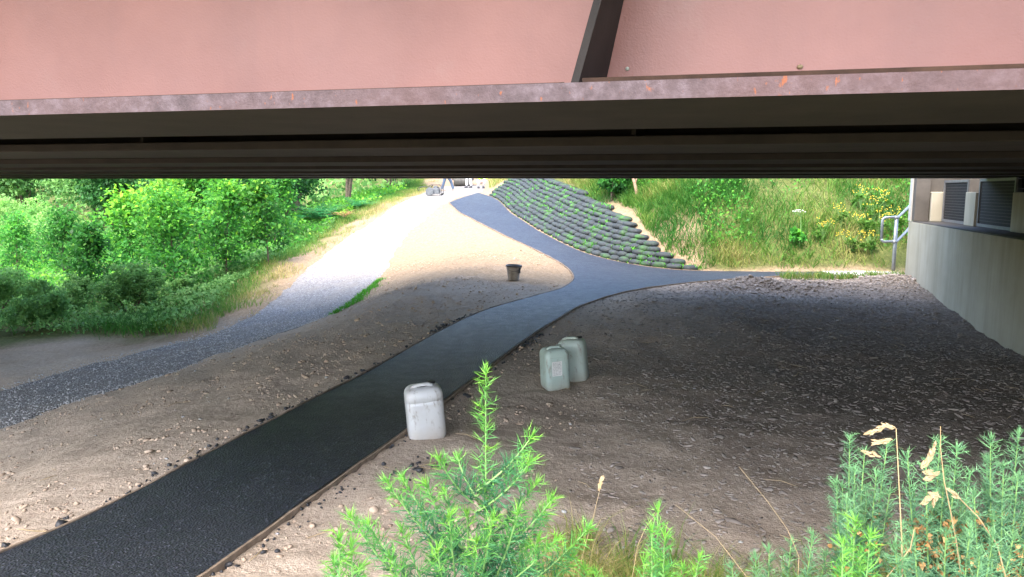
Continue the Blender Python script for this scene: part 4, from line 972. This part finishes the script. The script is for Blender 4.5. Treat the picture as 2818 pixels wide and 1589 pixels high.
n = 48000; si = r.integers(0, nS-1, n); uu = r.uniform(-.08, 1.08, n); x = a_[si,0]*(1-uu)+b_[si,0]*uu; y = a_[si,1]*(1-uu)+b_[si,1]*uu; x = x+r.normal(size=n)*.12; y = y+r.normal(size=n)*.12; k = (y < 17+r.normal(size=n)) & ~in_poly(x, y, POLY); x, y = x[k], y[k]
scatter('gravel_stones', x, y, r.gamma(3, .0021, len(x))+.0035, 'stone', 85, .7, z=base_height(x, y)+.02)  # pale stone colour brightens the shaded stretch of the track
# asphalt crumbs spilt along the edging boards
def crumbs(chain, side, n, seed, y1):
    r = np.random.default_rng(seed); cl = r.integers(4, int(len(chain)*y1), max(4, n//9)); i = r.choice(cl, n)+r.integers(-2, 3, n); i = np.clip(i, 1, len(chain)-2)
    tx = chain[i+1,0]-chain[i-1,0]; ty = chain[i+1,1]-chain[i-1,1]; l = np.hypot(tx, ty); off = .05+np.abs(r.normal(size=n))*.05
    x = chain[i,0]-ty/l*off*side+r.normal(size=n)*.05; y = chain[i,1]+tx/l*off*side+r.normal(size=n)*.05
    k = ~in_poly(x, y, POLY); x, y = x[k], y[k]
    return scatter('asphalt_crumbs', x, y, r.gamma(2.2, .0038, len(x))+.005, 'crumb', seed+1, .75)
crumbs(L_chain, 1, 380, 91, .36); crumbs(RN_chain, -1, 240, 93, .45)
x = .0+r.normal(size=26)*.1-.75; y = 5.3+r.normal(size=26)*.13; k = ~in_poly(x, y, POLY); scatter('asphalt_crumbs', x[k], y[k], r.gamma(2, .004, k.sum())+.005, 'crumb', 95, .75)
# rough soil heaped against the abutment foot and beside the slab
x = np.r_[r.normal(size=900)*.9+5.4, r.normal(size=700)*.5+8.2]; y = np.r_[r.normal(size=900)*.45+15.2, r.normal(size=700)*.5+15.9]; k = ~in_poly(x, y, POLY); x, y = x[k], y[k]
s_ = r.gamma(2.5, .016, len(x))+.01; scatter('soil_clods', x, y, s_*.38, 'chip', 96, .7)
# straws and twigs lying about
tw = MB(); q = random.Random(12)
for i in range(170):
    x, y = q.uniform(-5, 7), 3.2+9*q.random()**1.6
    if in_poly(np.array([x]), np.array([y]), POLY)[0]: continue
    z = float(ground_z(np.array([x]), np.array([y]))[0])+.012; a = q.uniform(0, 6.28); L = q.uniform(.06, .3)
    tw.tube([(x,y,z),(x+math.cos(a)*L*.5,y+math.sin(a)*L*.5,z+.012*q.random()),(x+math.cos(a+.2)*L,y+math.sin(a+.2)*L,z)], [.002,.003,.0015], 4)
tag(tw.build('twig_litter', M['straw']), kind='stuff')

# ------------------------------------------------------------------ gorse in front of the camera
def gorse(name, base, shoots, seed, label, m, group, spine=.03, dens=1.0, tipf=.35, flowers=0):
    """shoots: list of (tip, attach point, width at foot). Each shoot carries branchlets that end in spines"""
    r = np.random.default_rng(seed); root = empty(name, base); tag(root, label, 'gorse bush', group); B = np.array(base)
    mb = MB(); Vs = []; Ts = []; FL = []
    def spike(p, d, l, w, t):
        d = d/np.linalg.norm(d); s = np.cross(d, r.normal(size=3)); s /= np.linalg.norm(s)+1e-9; u_ = np.cross(d, s); e_ = p+d*l
        for (q1, q2) in ((s, -.5*s+.87*u_), (-.5*s+.87*u_, -.5*s-.87*u_), (-.5*s-.87*u_, s)):
            Vs.append((p+q1*w, p+q2*w, e_)); Ts.append(t)
    for tip, att, w0 in shoots:
        tip = np.array(tip)-B; att = np.array(att)-B; L = np.linalg.norm(tip-att); mid = (att+tip)/2+np.array([(tip-att)[0]*.12, (tip-att)[1]*.12, -.06*L])
        bez = lambda t: (1-t)**2*att+2*t*(1-t)*mid+t*t*tip
        mb.tube([bez(t) for t in np.linspace(0, 1, 7)], [.0022*(1-.7*t)+.0006 for t in np.linspace(0, 1, 7)], 5)
        n = int(L/.0036*dens)
        for i in range(n):
            t = (i+.5)/n; p = bez(t); ax = bez(min(t+.03, 1.02))-bez(t-.03); ax /= np.linalg.norm(ax)
            out = r.normal(size=3); out -= ax*out.dot(ax); out /= np.linalg.norm(out)
            wl_ = w0*(1-t)**.8*r.uniform(.45, 1.2)+.019; tt = np.clip(.2+.62*max(0, t-tipf)/(1-tipf)+r.normal()*.1, 0, 1)
            d = out*.8+ax*r.uniform(.3, .9); d /= np.linalg.norm(d)
            spike(p, d, wl_+spine*.4, .0014, tt)
            ns = int(2+wl_/.011)
            for q in range(ns):
                f = (q+.6)/ns; pp = p+d*wl_*f; dd = d*.6+r.normal(size=3)*.6+ax*.15
                spike(pp, dd, spine*r.uniform(.4, 1.1)*(1-.35*f), .0010, np.clip(tt+.12*f+r.normal()*.06, 0, 1))
            if flowers and r.random() < flowers and t < .62: FL.append(p+d*wl_*.6)
        for q in range(12):   # the tuft at the tip
            spike(tip-r.random()*.012*(tip-mid)/np.linalg.norm(tip-mid), (tip-mid)/np.linalg.norm(tip-mid)+r.normal(size=3)*.34, spine*r.uniform(.5, .9), .0016, np.clip(.85+r.normal()*.1, 0, 1))
    mb.build('stem', M['stem'], root)
    V = np.array(Vs).reshape(-1, 3); F = np.arange(len(V)).reshape(-1, 3); mesh_np('spines', V, F, M[m], root, tint=np.array(Ts).repeat(3).reshape(-1,3)[:,0] if len(Ts)*3 == len(F) else np.array(Ts))
    if FL:
        FL = np.array(FL).repeat(9, 0)+r.normal(size=(len(FL)*9, 3))*.008; n = len(FL)
        V, F = leaf_quads(FL, rand_dirs(r, n, .2), r.normal(size=(n,3)), .0145*r.uniform(.6, 1.3, n), .75, .3); tag(mesh_np('dried_flower', V, F, M['dry_leaf'], root, tint=r.random(n)), kind='stuff')
    return root
GG = 'gorse bushes on the slope in front of the camera'
Y0 = 1.42; main = []
top = at_px(1222, 934, Y0); gb = (top[0]-.01, Y0+.02, Z(top[0], Y0)-.03)
def P3(px, py, y): return at_px(px, py, y)
stemx = lambda py: (1222-(py-934)*.12, py)
def sh(px, py, apx, apy, w, y=Y0, ya=Y0): return (P3(px, py, y), P3(apx, apy, ya), w)
main = [(top, gb, .05),
 sh(1338,1097,1200,1235,.018), sh(1103,1152,1190,1265,.02,1.38), sh(1150,1150,1195,1250,.016,1.46), sh(1335,1160,1195,1290,.02,1.36), sh(1312,1150,1195,1250,.016,1.48),
 sh(972,1208,1165,1420,.022,1.40), sh(1012,1200,1160,1400,.022,1.46), sh(1070,1215,1170,1390,.02,1.36), sh(1120,1235,1170,1420,.02,1.5), sh(1390,1255,1180,1440,.024,1.40), sh(1350,1215,1190,1380,.022,1.46),
 sh(1483,1325,1180,1560,.024,1.42), sh(1400,1355,1180,1520,.026,1.36), sh(880,1297,1120,1560,.022,1.40), sh(925,1315,1130,1560,.022,1.47), sh(1010,1330,1140,1600,.028,1.42), sh(1060,1290,1150,1540,.028,1.48),
 sh(1130,1300,1160,1560,.03,1.36), sh(1240,1300,1180,1560,.03,1.36), sh(1290,1330,1180,1580,.03,1.48), sh(1330,1370,1180,1600,.03,1.4), sh(1200,1360,1170,1600,.032,1.33), sh(1100,1380,1150,1620,.032,1.36), sh(1440,1400,1200,1620,.03,1.44), sh(980,1400,1130,1650,.03,1.38)]
q_ = random.Random(77)
for _ in range(6):
    py = q_.uniform(1270, 1440); hw2 = 60+(py-1000)*.62; px = 1185+q_.uniform(-1, 1)*hw2*.9; main.append(sh(px, py, 1185+(px-1185)*.35, py+q_.uniform(150, 260), .026, Y0+q_.uniform(-.1, .1)))
gorse('gorse', gb, main, 11, 'tall lime green gorse spire in front of the white jerry can', 'gorse', GG, spine=.034)
def spray(pxs, y, seed, label, m, spread=.05, foot=None, w=.03, **kw):
    q_ = random.Random(seed+50); pxs = list(pxs)+[(px+q_.uniform(-42, 42), py+q_.uniform(45, 190)) for px, py in pxs for _ in range(1)]
    cx = sum(p[0] for p in pxs)/len(pxs); b = P3(cx if foot is None else foot, 1453, y); gb_ = (b[0], y, Z(b[0], y)-.03); rr = random.Random(seed); L = []
    for px, py in pxs:
        yy = y+rr.uniform(-spread, spread); tip = P3(px, py, yy); ax = gb_[0]+(tip[0]-gb_[0])*.3; L.append((tip, (ax, (y+yy)/2, max(gb_[2], tip[2]-.36-rr.random()*.1)), w))
    L.append((L[0][1], gb_, .02)); L += [(l_[1], gb_, .02) for l_ in L[1:-1:2]]
    return gorse('gorse', gb_, L, seed, label, m, GG, **kw)
spray([(852,1352),(838,1405),(885,1375),(905,1430)], 1.15, 21, 'bright gorse sprout at the left foot of the tall spire', 'gorse', w=.018, spine=.036)
spray([(1655,1282),(1640,1330),(1672,1345)], 1.45, 22, 'single lime gorse shoot right of the tall spire', 'gorse', .03, w=.012, spine=.04, dens=.8)
spray([(2138,1100),(2175,1135),(2232,1118),(2104,1212),(2205,1190),(2150,1180),(2130,1260)], 1.78, 23, 'blue green gorse bush behind the tall drooping grass stalk', 'gorse_blue', .09, w=.035, flowers=.08)
spray([(2364,1108),(2408,1125),(2283,1147),(2330,1160),(2440,1190),(2375,1190),(2300,1230),(2420,1260),(2345,1280)], 1.70, 24, 'blue green gorse bush with dried orange flowers, middle of the right group', 'gorse_blue', .09, w=.034, flowers=.22)
spray([(2492,1104),(2563,1090),(2484,1153),(2525,1170),(2560,1200),(2600,1120),(2450,1240),(2510,1260),(2580,1270)], 1.66, 25, 'gorse bush at the right picture edge with few dried flowers', 'gorse_blue', .09, w=.036, flowers=.14)
spray([(2152,1306),(2190,1345),(2120,1365),(2165,1390)], 1.35, 26, 'small lime gorse below the tall drooping grass stalk', 'gorse', .05, w=.02)
spray([(1990,1365),(1935,1380),(2045,1345),(1900,1400),(2080,1390),(1840,1420)], 1.75, 27, 'low dark gorse between the single shoot and the right group', 'gorse_blue', .08, w=.03)
spray([(2440,1330),(2380,1340),(2500,1345),(2300,1350),(2550,1350),(2250,1370)], 1.45, 28, 'gorse laden with dried orange flowers at the lower right', 'gorse_blue', .08, w=.035, flowers=.3)
spray([(1470,1425),(1500,1440),(1720,1425),(1760,1400)], 1.5, 29, 'short gorse tips along the bottom edge near the single shoot', 'gorse', .06, w=.02)
# grass stalks with seed heads
def stalk(pts, heads, label, y, rad=.0014, m='straw'):
    P_ = [Vector(P3(px, py, y)) for px, py in pts]; b = P_[0].copy(); b.z = Z(b.x, b.y)-.02; root = empty('grass_stalk', b); tag(root, label, 'grass stalk', 'dry grass stalks with seed heads')
    P_ = [b]+P_; 
    fine = []
    for i in range(len(P_)-1):
        for t in (0,.25,.5,.75): fine.append(P_[i].lerp(P_[i+1], t)-b)
    fine.append(P_[-1]-b)
    mb = MB(); mb.tube(fine, [rad*(1-.5*i/len(fine)) for i in range(len(fine))], 5); mb.build('stem', M[m], root)
    q = random.Random(int(pts[0][0]))
    for (x0, y0, x1, y1, w) in heads:
        a = Vector(P3(x0, y0, y))-b; c = Vector(P3(x1, y1, y))-b; hd = MB()
        for i in range(16):
            t = i/15; p = a.lerp(c, t); ww = .7*w*math.sin(math.pi*min(.12+.85*t, 1))**.7
            d = (c-a).normalized()*.014+Vector((q.uniform(-1,1),q.uniform(-1,1),q.uniform(-1,1)))*.005; o_ = Vector((q.uniform(-1,1),q.uniform(-1,1),q.uniform(-1,1)))*ww
            hd.tube([p+o_, p+o_+d*.5, p+o_+d], [.001,.0028,.0004], 4)
        hd.build('seed_head', M['seed'], root)
stalk([(2270,1453),(2268,1350),(2262,1230),(2257,1130),(2254,1078)], [(2252,1076,2228,1072,.004),(2226,1074,2188,1090,.005),(2246,1106,2206,1112,.005),(2215,1150,2180,1136,.006)], 'tall dry grass stalk with drooping cream seed heads', 1.5, .0018)
stalk([(2418,1453),(2405,1360),(2392,1290),(2375,1210),(2366,1130),(2366,1072)], [(2335,1165,2350,1125,.006),(2318,1180,2338,1150,.005),(2320,1185,2342,1190,.005),(2322,1205,2350,1195,.006),(2334,1240,2352,1246,.004),(2316,1270,2340,1250,.005),(2345,1275,2352,1252,.005)], 'dry stalk with cream seed heads between the right gorse bushes', 1.5, .0016)
stalk([(2530,1453),(2508,1370),(2460,1300),(2415,1255)], [(2416,1256,2398,1240,.004)], 'arched green and straw stalk bending left at lower right', 1.42, .0017)
stalk([(2230,1453),(2290,1380),(2300,1330)], [], 'orange brown dead stalk leaning right under the tall one', 1.4, .0017)
stalk([(1590,1453),(1605,1370),(1625,1325),(1660,1282)], [], 'thin straw stalk behind the single lime shoot', 1.6, .0009)
stalk([(1455,1440),(1470,1380),(1490,1310),(1512,1218)], [(1505,1235,1512,1212,.003)], 'thin straw stalk with tiny seed tip right of the tall spire', 1.6, .0009)
stalk([(2010,1400),(1980,1330),(1930,1260),(1860,1175)], [], 'long thin straw leaning left over the stony soil', 1.7, .0009)
stalk([(1880,1453),(1800,1350),(1700,1270)], [], 'thin straw leaning left beside the single lime shoot', 1.65, .0009)
# rough dry and green grass at the foot of the slope
r = np.random.default_rng(97)
n = 34000; x = r.uniform(.15, 2.9, n); y = r.uniform(2.3, 3.9, n); k = (fbm(x*2.5, y*2.5, 3)+(3.45-y)*.4 > -.02); x, y = x[k], y[k]
grass_patch('grass', x, y, .10+.22*r.random(len(x)), .005, np.clip(.72+fbm(x*3, y*3, 2)*1.4+r.normal(size=len(x))*.2, 0, 1), 98, lean=1.0)

# ------------------------------------------------------------------ workers and machines at the top of the ramp
M['skin'] = mat_noise('skin', [(.3,(.42,.25,.18)),(.7,(.52,.33,.25))], 9, .6, 60, .05, .001)
M['denim'] = mat_noise('denim', [(.3,(.025,.045,.085)),(.7,(.075,.11,.165))], 9, .85, 120, .3, .003)
M['dark_cloth'] = mat_noise('dark_cloth', [(.3,(.025,.025,.03)),(.7,(.06,.06,.07))], 9, .85, 120, .3, .003)
M['pale_cloth'] = mat_noise('pale_cloth', [(.3,(.55,.55,.56)),(.7,(.72,.72,.73))], 9, .85, 120, .3, .003)
M['hivis'] = mat_noise('hivis', [(.3,(.42,.72,.03)),(.7,(.55,.85,.06))], 9, .75, 120, .2, .003)
M['boot'] = mat_noise('boot', [(.3,(.14,.11,.08)),(.7,(.3,.26,.22))], 12, .8, 60, .3, .003)
M['hair'] = mat_noise('hair', [(.3,(.02,.014,.01)),(.7,(.05,.035,.025))], 40, .7, 120, .3, .002)
M['steel_grey'] = mat_noise('machine_grey', [(.3,(.08,.077,.07)),(.7,(.14,.135,.12))], 8, .5, 60, .2, .003, metal=.3)
M['engine'] = mat_noise('engine_grey', [(.3,(.06,.066,.07)),(.7,(.13,.14,.15))], 14, .5, 60, .2, .003, metal=.2)
def skin_mesh(name, joints, edges, m, parent, root_i=0, sub=2):
    me = bpy.data.meshes.new(name); me.from_pydata([j[0] for j in joints], edges, []); me.update()
    o = link(bpy.data.objects.new(name, me), parent); o.modifiers.new('skin', 'SKIN')
    sk = me.skin_vertices[0].data
    for i, j in enumerate(joints):
        rr_ = j[1]; sk[i].radius = rr_ if hasattr(rr_, '__len__') else (rr_, rr_); sk[i].use_root = (i == root_i)
    s = o.modifiers.new('sub', 'SUBSURF'); s.levels = sub; s.render_levels = sub
    me.materials.append(m)
    return o
def person(loc, rz, pose, label, trousers, top, boots='boot'):
    """pose: dict of joints in metres, x forward, z up from the ground"""
    root = empty('person', loc, rz); tag(root, label, 'person', 'workers at the top of the ramp')
    p = pose; hip = Vector(p['hip']); ch = Vector(p['chest']); hd = Vector(p['head'])
    nk = ch+(hd-ch)*.42
    J = [(hip, .13), (hip.lerp(ch, .5), .13), (ch, .155), (nk, .055), (hd-Vector((0,0,.05)), .085), (hd+Vector((.0,0,.07)), .095)]; E_ = [(0,1),(1,2),(2,3),(3,4),(4,5)]
    for sd in ('r', 'l'):
        sg = -1 if sd == 'r' else 1; sh_ = ch+Vector((0, .19*sg, .08)); el = Vector(p['elbow_'+sd]); wr = Vector(p['wrist_'+sd]); i = len(J)
        hnd = wr+(wr-el).normalized()*.09
        J += [(sh_, .062), (el, .043), (wr, .028), (hnd, (.038, .018))]; E_ += [(2,i),(i,i+1),(i+1,i+2),(i+2,i+3)]
        fb = (wr-el).normalized(); up_ = fb.cross(Vector((0,1,0))).normalized()
        for q in range(4):
            base_ = hnd+up_*(.024*(q-1.5)/1.5); i2 = len(J); L = (.075,.085,.08,.062)[q]
            J += [(base_+fb*L*.5, .0095), (base_+fb*L+Vector((.015,0,-.01)), .008)]; E_ += [(i+3,i2),(i2,i2+1)]
        i2 = len(J); J += [(wr+fb*.05+up_*.045, .011), (wr+fb*.085+up_*.06, .009)]; E_ += [(i+2,i2),(i2,i2+1)]
        kn = Vector(p['knee_'+sd]); an = Vector(p['ankle_'+sd]); th = hip+Vector((0, .09*sg, -.05)); i = len(J)
        J += [(th, .088), (kn, .056), (an, .04)]; E_ += [(0,i),(i,i+1),(i+1,i+2)]
    skin_mesh('body', J, E_, M['skin'], root)
    # face: nose, ears; hair cap
    f = MB(); f.tube([hd+Vector((.085,0,.045)), hd+Vector((.112,0,.01)), hd+Vector((.088,0,.0))], [.008,.016,.008], 6); f.build('nose', M['skin'], root)
    hr_ = MB(); n = 14
    hr_.rings([[hd+Vector((-.012+.104*k1*math.cos(2*math.pi*j/n), .098*k1*math.sin(2*math.pi*j/n), zq)) for j in range(n)] for k1, zq in ((1,.075),(1.02,.11),(.85,.15),(.5,.175),(.1,.182))]); hr_.build('hair', M['hair'], root, smooth=True)
    JT = [(hip+Vector((0,0,.03)), .152), (hip.lerp(ch, .22), .15)]; ET = [(0,1)]
    for sg, sd in ((-1,'r'),(1,'l')):
        kn = Vector(p['knee_'+sd]); an = Vector(p['ankle_'+sd]); th = hip+Vector((0, .095*sg, -.06)); i = len(JT)
        JT += [(th, .108), (th.lerp(kn, .55), .092), (kn, .078), (kn.lerp(an, .5), .076), (an+Vector((0,0,.01)), .07)]; ET += [(0,i)]+[(i+q,i+q+1) for q in range(4)]
    skin_mesh('trousers', JT, ET, M[trousers], root)
    JJ = [(hip.lerp(ch, .2), .158), (hip.lerp(ch, .6), .165), (ch, .18), (ch.lerp(nk, .55), .09)]; EJ = [(0,1),(1,2),(2,3)]
    for sg, sd in ((-1,'r'),(1,'l')):
        sh_ = ch+Vector((0, .2*sg, .08)); el = Vector(p['elbow_'+sd]); wr = Vector(p['wrist_'+sd]); i = len(JJ); JJ += [(sh_, .075), (el, .058), (el.lerp(wr, .85), .045)]; EJ += [(2,i),(i,i+1),(i+1,i+2)]
    skin_mesh('jacket', JJ, EJ, M[top], root)
    for sd in ('r', 'l'):
        an = Vector(p['ankle_'+sd]); kn = Vector(p['knee_'+sd]); b = MB(); n = 12
        zf = an.z-.085
        b.rings([[(an.x+.075+lx*math.cos(2*math.pi*j/n)+ox, an.y+ly*math.sin(2*math.pi*j/n), zf+zq) for j in range(n)] for lx, ly, ox, zq in ((.14,.05,0,0),(.145,.054,0,.03),(.135,.052,-.005,.06),(.085,.05,-.05,.095),(.06,.05,-.072,.14))])
        b.build('boot', M[boots], root, smooth=True)
    return root
def at_ground(px, y): 
    x = at_px(px, 480, y)[0]
    for _ in range(3): x = at_px(px, 480, y)[0]
    return x, y, Z(x, y)+.012
walk = dict(hip=(.2,0,.93), chest=(.26,0,1.36), head=(.32,0,1.62), elbow_r=(.42,-.27,1.12), wrist_r=(.62,-.2,1.0), elbow_l=(.1,.28,1.1), wrist_l=(.2,.3,.86), knee_r=(.1,-.1,.5), ankle_r=(-.02,-.1,.09), knee_l=(.42,.1,.52), ankle_l=(.56,.1,.09))
person(at_ground(1113, 38), 0, walk, 'worker in faded blue jeans walking right at the top of the track', 'denim', 'dark_cloth')
stand = dict(hip=(0,0,.92), chest=(.04,0,1.36), head=(.07,0,1.62), elbow_r=(.06,-.29,1.1), wrist_r=(.28,-.2,.98), elbow_l=(.06,.29,1.1), wrist_l=(.28,.2,.98), knee_r=(.03,-.12,.5), ankle_r=(0,-.14,.09), knee_l=(.03,.12,.5), ankle_l=(0,.14,.09))
person(at_ground(1180, 40), R(-120), stand, 'worker in pale trousers standing beside the grey roller drum', 'pale_cloth', 'dark_cloth', 'dark_cloth')
crouch = dict(hip=(-.1,0,.42), chest=(.12,0,.78), head=(.27,0,1.0), elbow_r=(.34,-.26,.6), wrist_r=(.5,-.16,.4), elbow_l=(.34,.26,.6), wrist_l=(.5,.16,.4), knee_r=(.3,-.14,.46), ankle_r=(.02,-.14,.09), knee_l=(.3,.14,.46), ankle_l=(.02,.14,.09))
person(at_ground(1209, 39.5), R(-70), crouch, 'worker in lime hi-vis jacket crouching at the end of the new asphalt', 'pale_cloth', 'hivis', 'dark_cloth')
# vibrating plate compactor
pc_x, pc_y, pc_z = at_ground(1093, 34.3); pc = empty('plate_compactor', (pc_x, pc_y, pc_z), R(-8)); tag(pc, 'grey plate compactor with tubular guard frame parked on the gravel', 'compactor')
mb = MB(); mb.rings([[(x_, y_, z_) for y_, z_ in ((-.24, zb), (.24, zb), (.24, zb+.05), (-.24, zb+.05))] for x_, zb in ((-.36,.09),(-.28,.012),(.3,.012),(.40,.09))]); mb.build('base_plate', M['steel_grey'], pc, bevel=.006)
mb = MB(); mb.tube([(-.17,-.262,.2),(-.17,-.20,.2)], .185, 20); mb.build('belt_guard', M['engine'], pc, bevel=.01)
mb = MB(); mb.box((.06,0,.22),(.36,.34,.26)); mb.tube([(.06,-.12,.36),(.06,.12,.36)], .10, 14); mb.box((-.12,.05,.26),(.16,.28,.14)); mb.build('engine', M['engine'], pc, bevel=.02)
mb = MB(); mb.tube([(.16,-.1,.36),(.16,.1,.36)], .055, 12); mb.build('air_filter', M['black'], pc)
for yy in (-.21, .21):
    mb = MB(); mb.tube([(.36,yy,.06),(.36,yy,.42),(.3,yy,.5),(-.1,yy,.5),(-.2,yy,.44),(-.3,yy,.06)], .016, 8); mb.build('guard_bar', M['black'], pc, smooth=True)
mb = MB(); mb.tube([(-.1,-.2,.5),(-.1,.2,.5)], .014, 8); mb.tube([(.3,-.2,.5),(.3,.2,.5)], .014, 8); mb.build('cross_bar', M['black'], pc)
mb = MB(); mb.tube([(-.22,-.17,.4),(-.5,-.17,.42),(-.72,-.17,.38),(-.76,-.15,.3),(-.74,0,.22),(-.76,.15,.3),(-.72,.17,.38),(-.5,.17,.42),(-.22,.17,.4)], .014, 8); mb.build('handle', M['black'], pc, smooth=True)
# roller
ro_x, ro_y, _ = at_ground(1164, 43); ro_z = Z(ro_x, ro_y)+.015; ro = empty('roller', (ro_x, ro_y, ro_z)); tag(ro, 'small roller with wide grey steel drum behind the workers', 'roller')
mb = MB(); mb.tube([(-.5,0,.36),(.5,0,.36)], .36, 28); mb.build('drum', M['steel_grey'], ro, bevel=.015)
mb = MB(); mb.tube([(-.5,.95,.34),(.5,.95,.34)], .34, 28); mb.build('drum', M['steel_grey'], ro, bevel=.015)
for sx_ in (-.56, .56):
    mb = MB(); mb.box((sx_, .47, .42), (.05, 1.25, .16)); mb.box((sx_, .47, .62), (.05, .5, .3)); mb.build('side_frame', M['dark_cloth'], ro, bevel=.01)
mb = MB(); mb.box((0, .47, .98), (.95, 1.15, .42)); mb.build('engine_cover', M['hivis'] if False else M['engine'], ro, bevel=.05)
mb = MB(); mb.tube([(-.3,1.05,1.1),(-.3,1.6,1.35),(.3,1.6,1.35),(.3,1.05,1.1)], .02, 8); mb.build('handle', M['black'], ro)
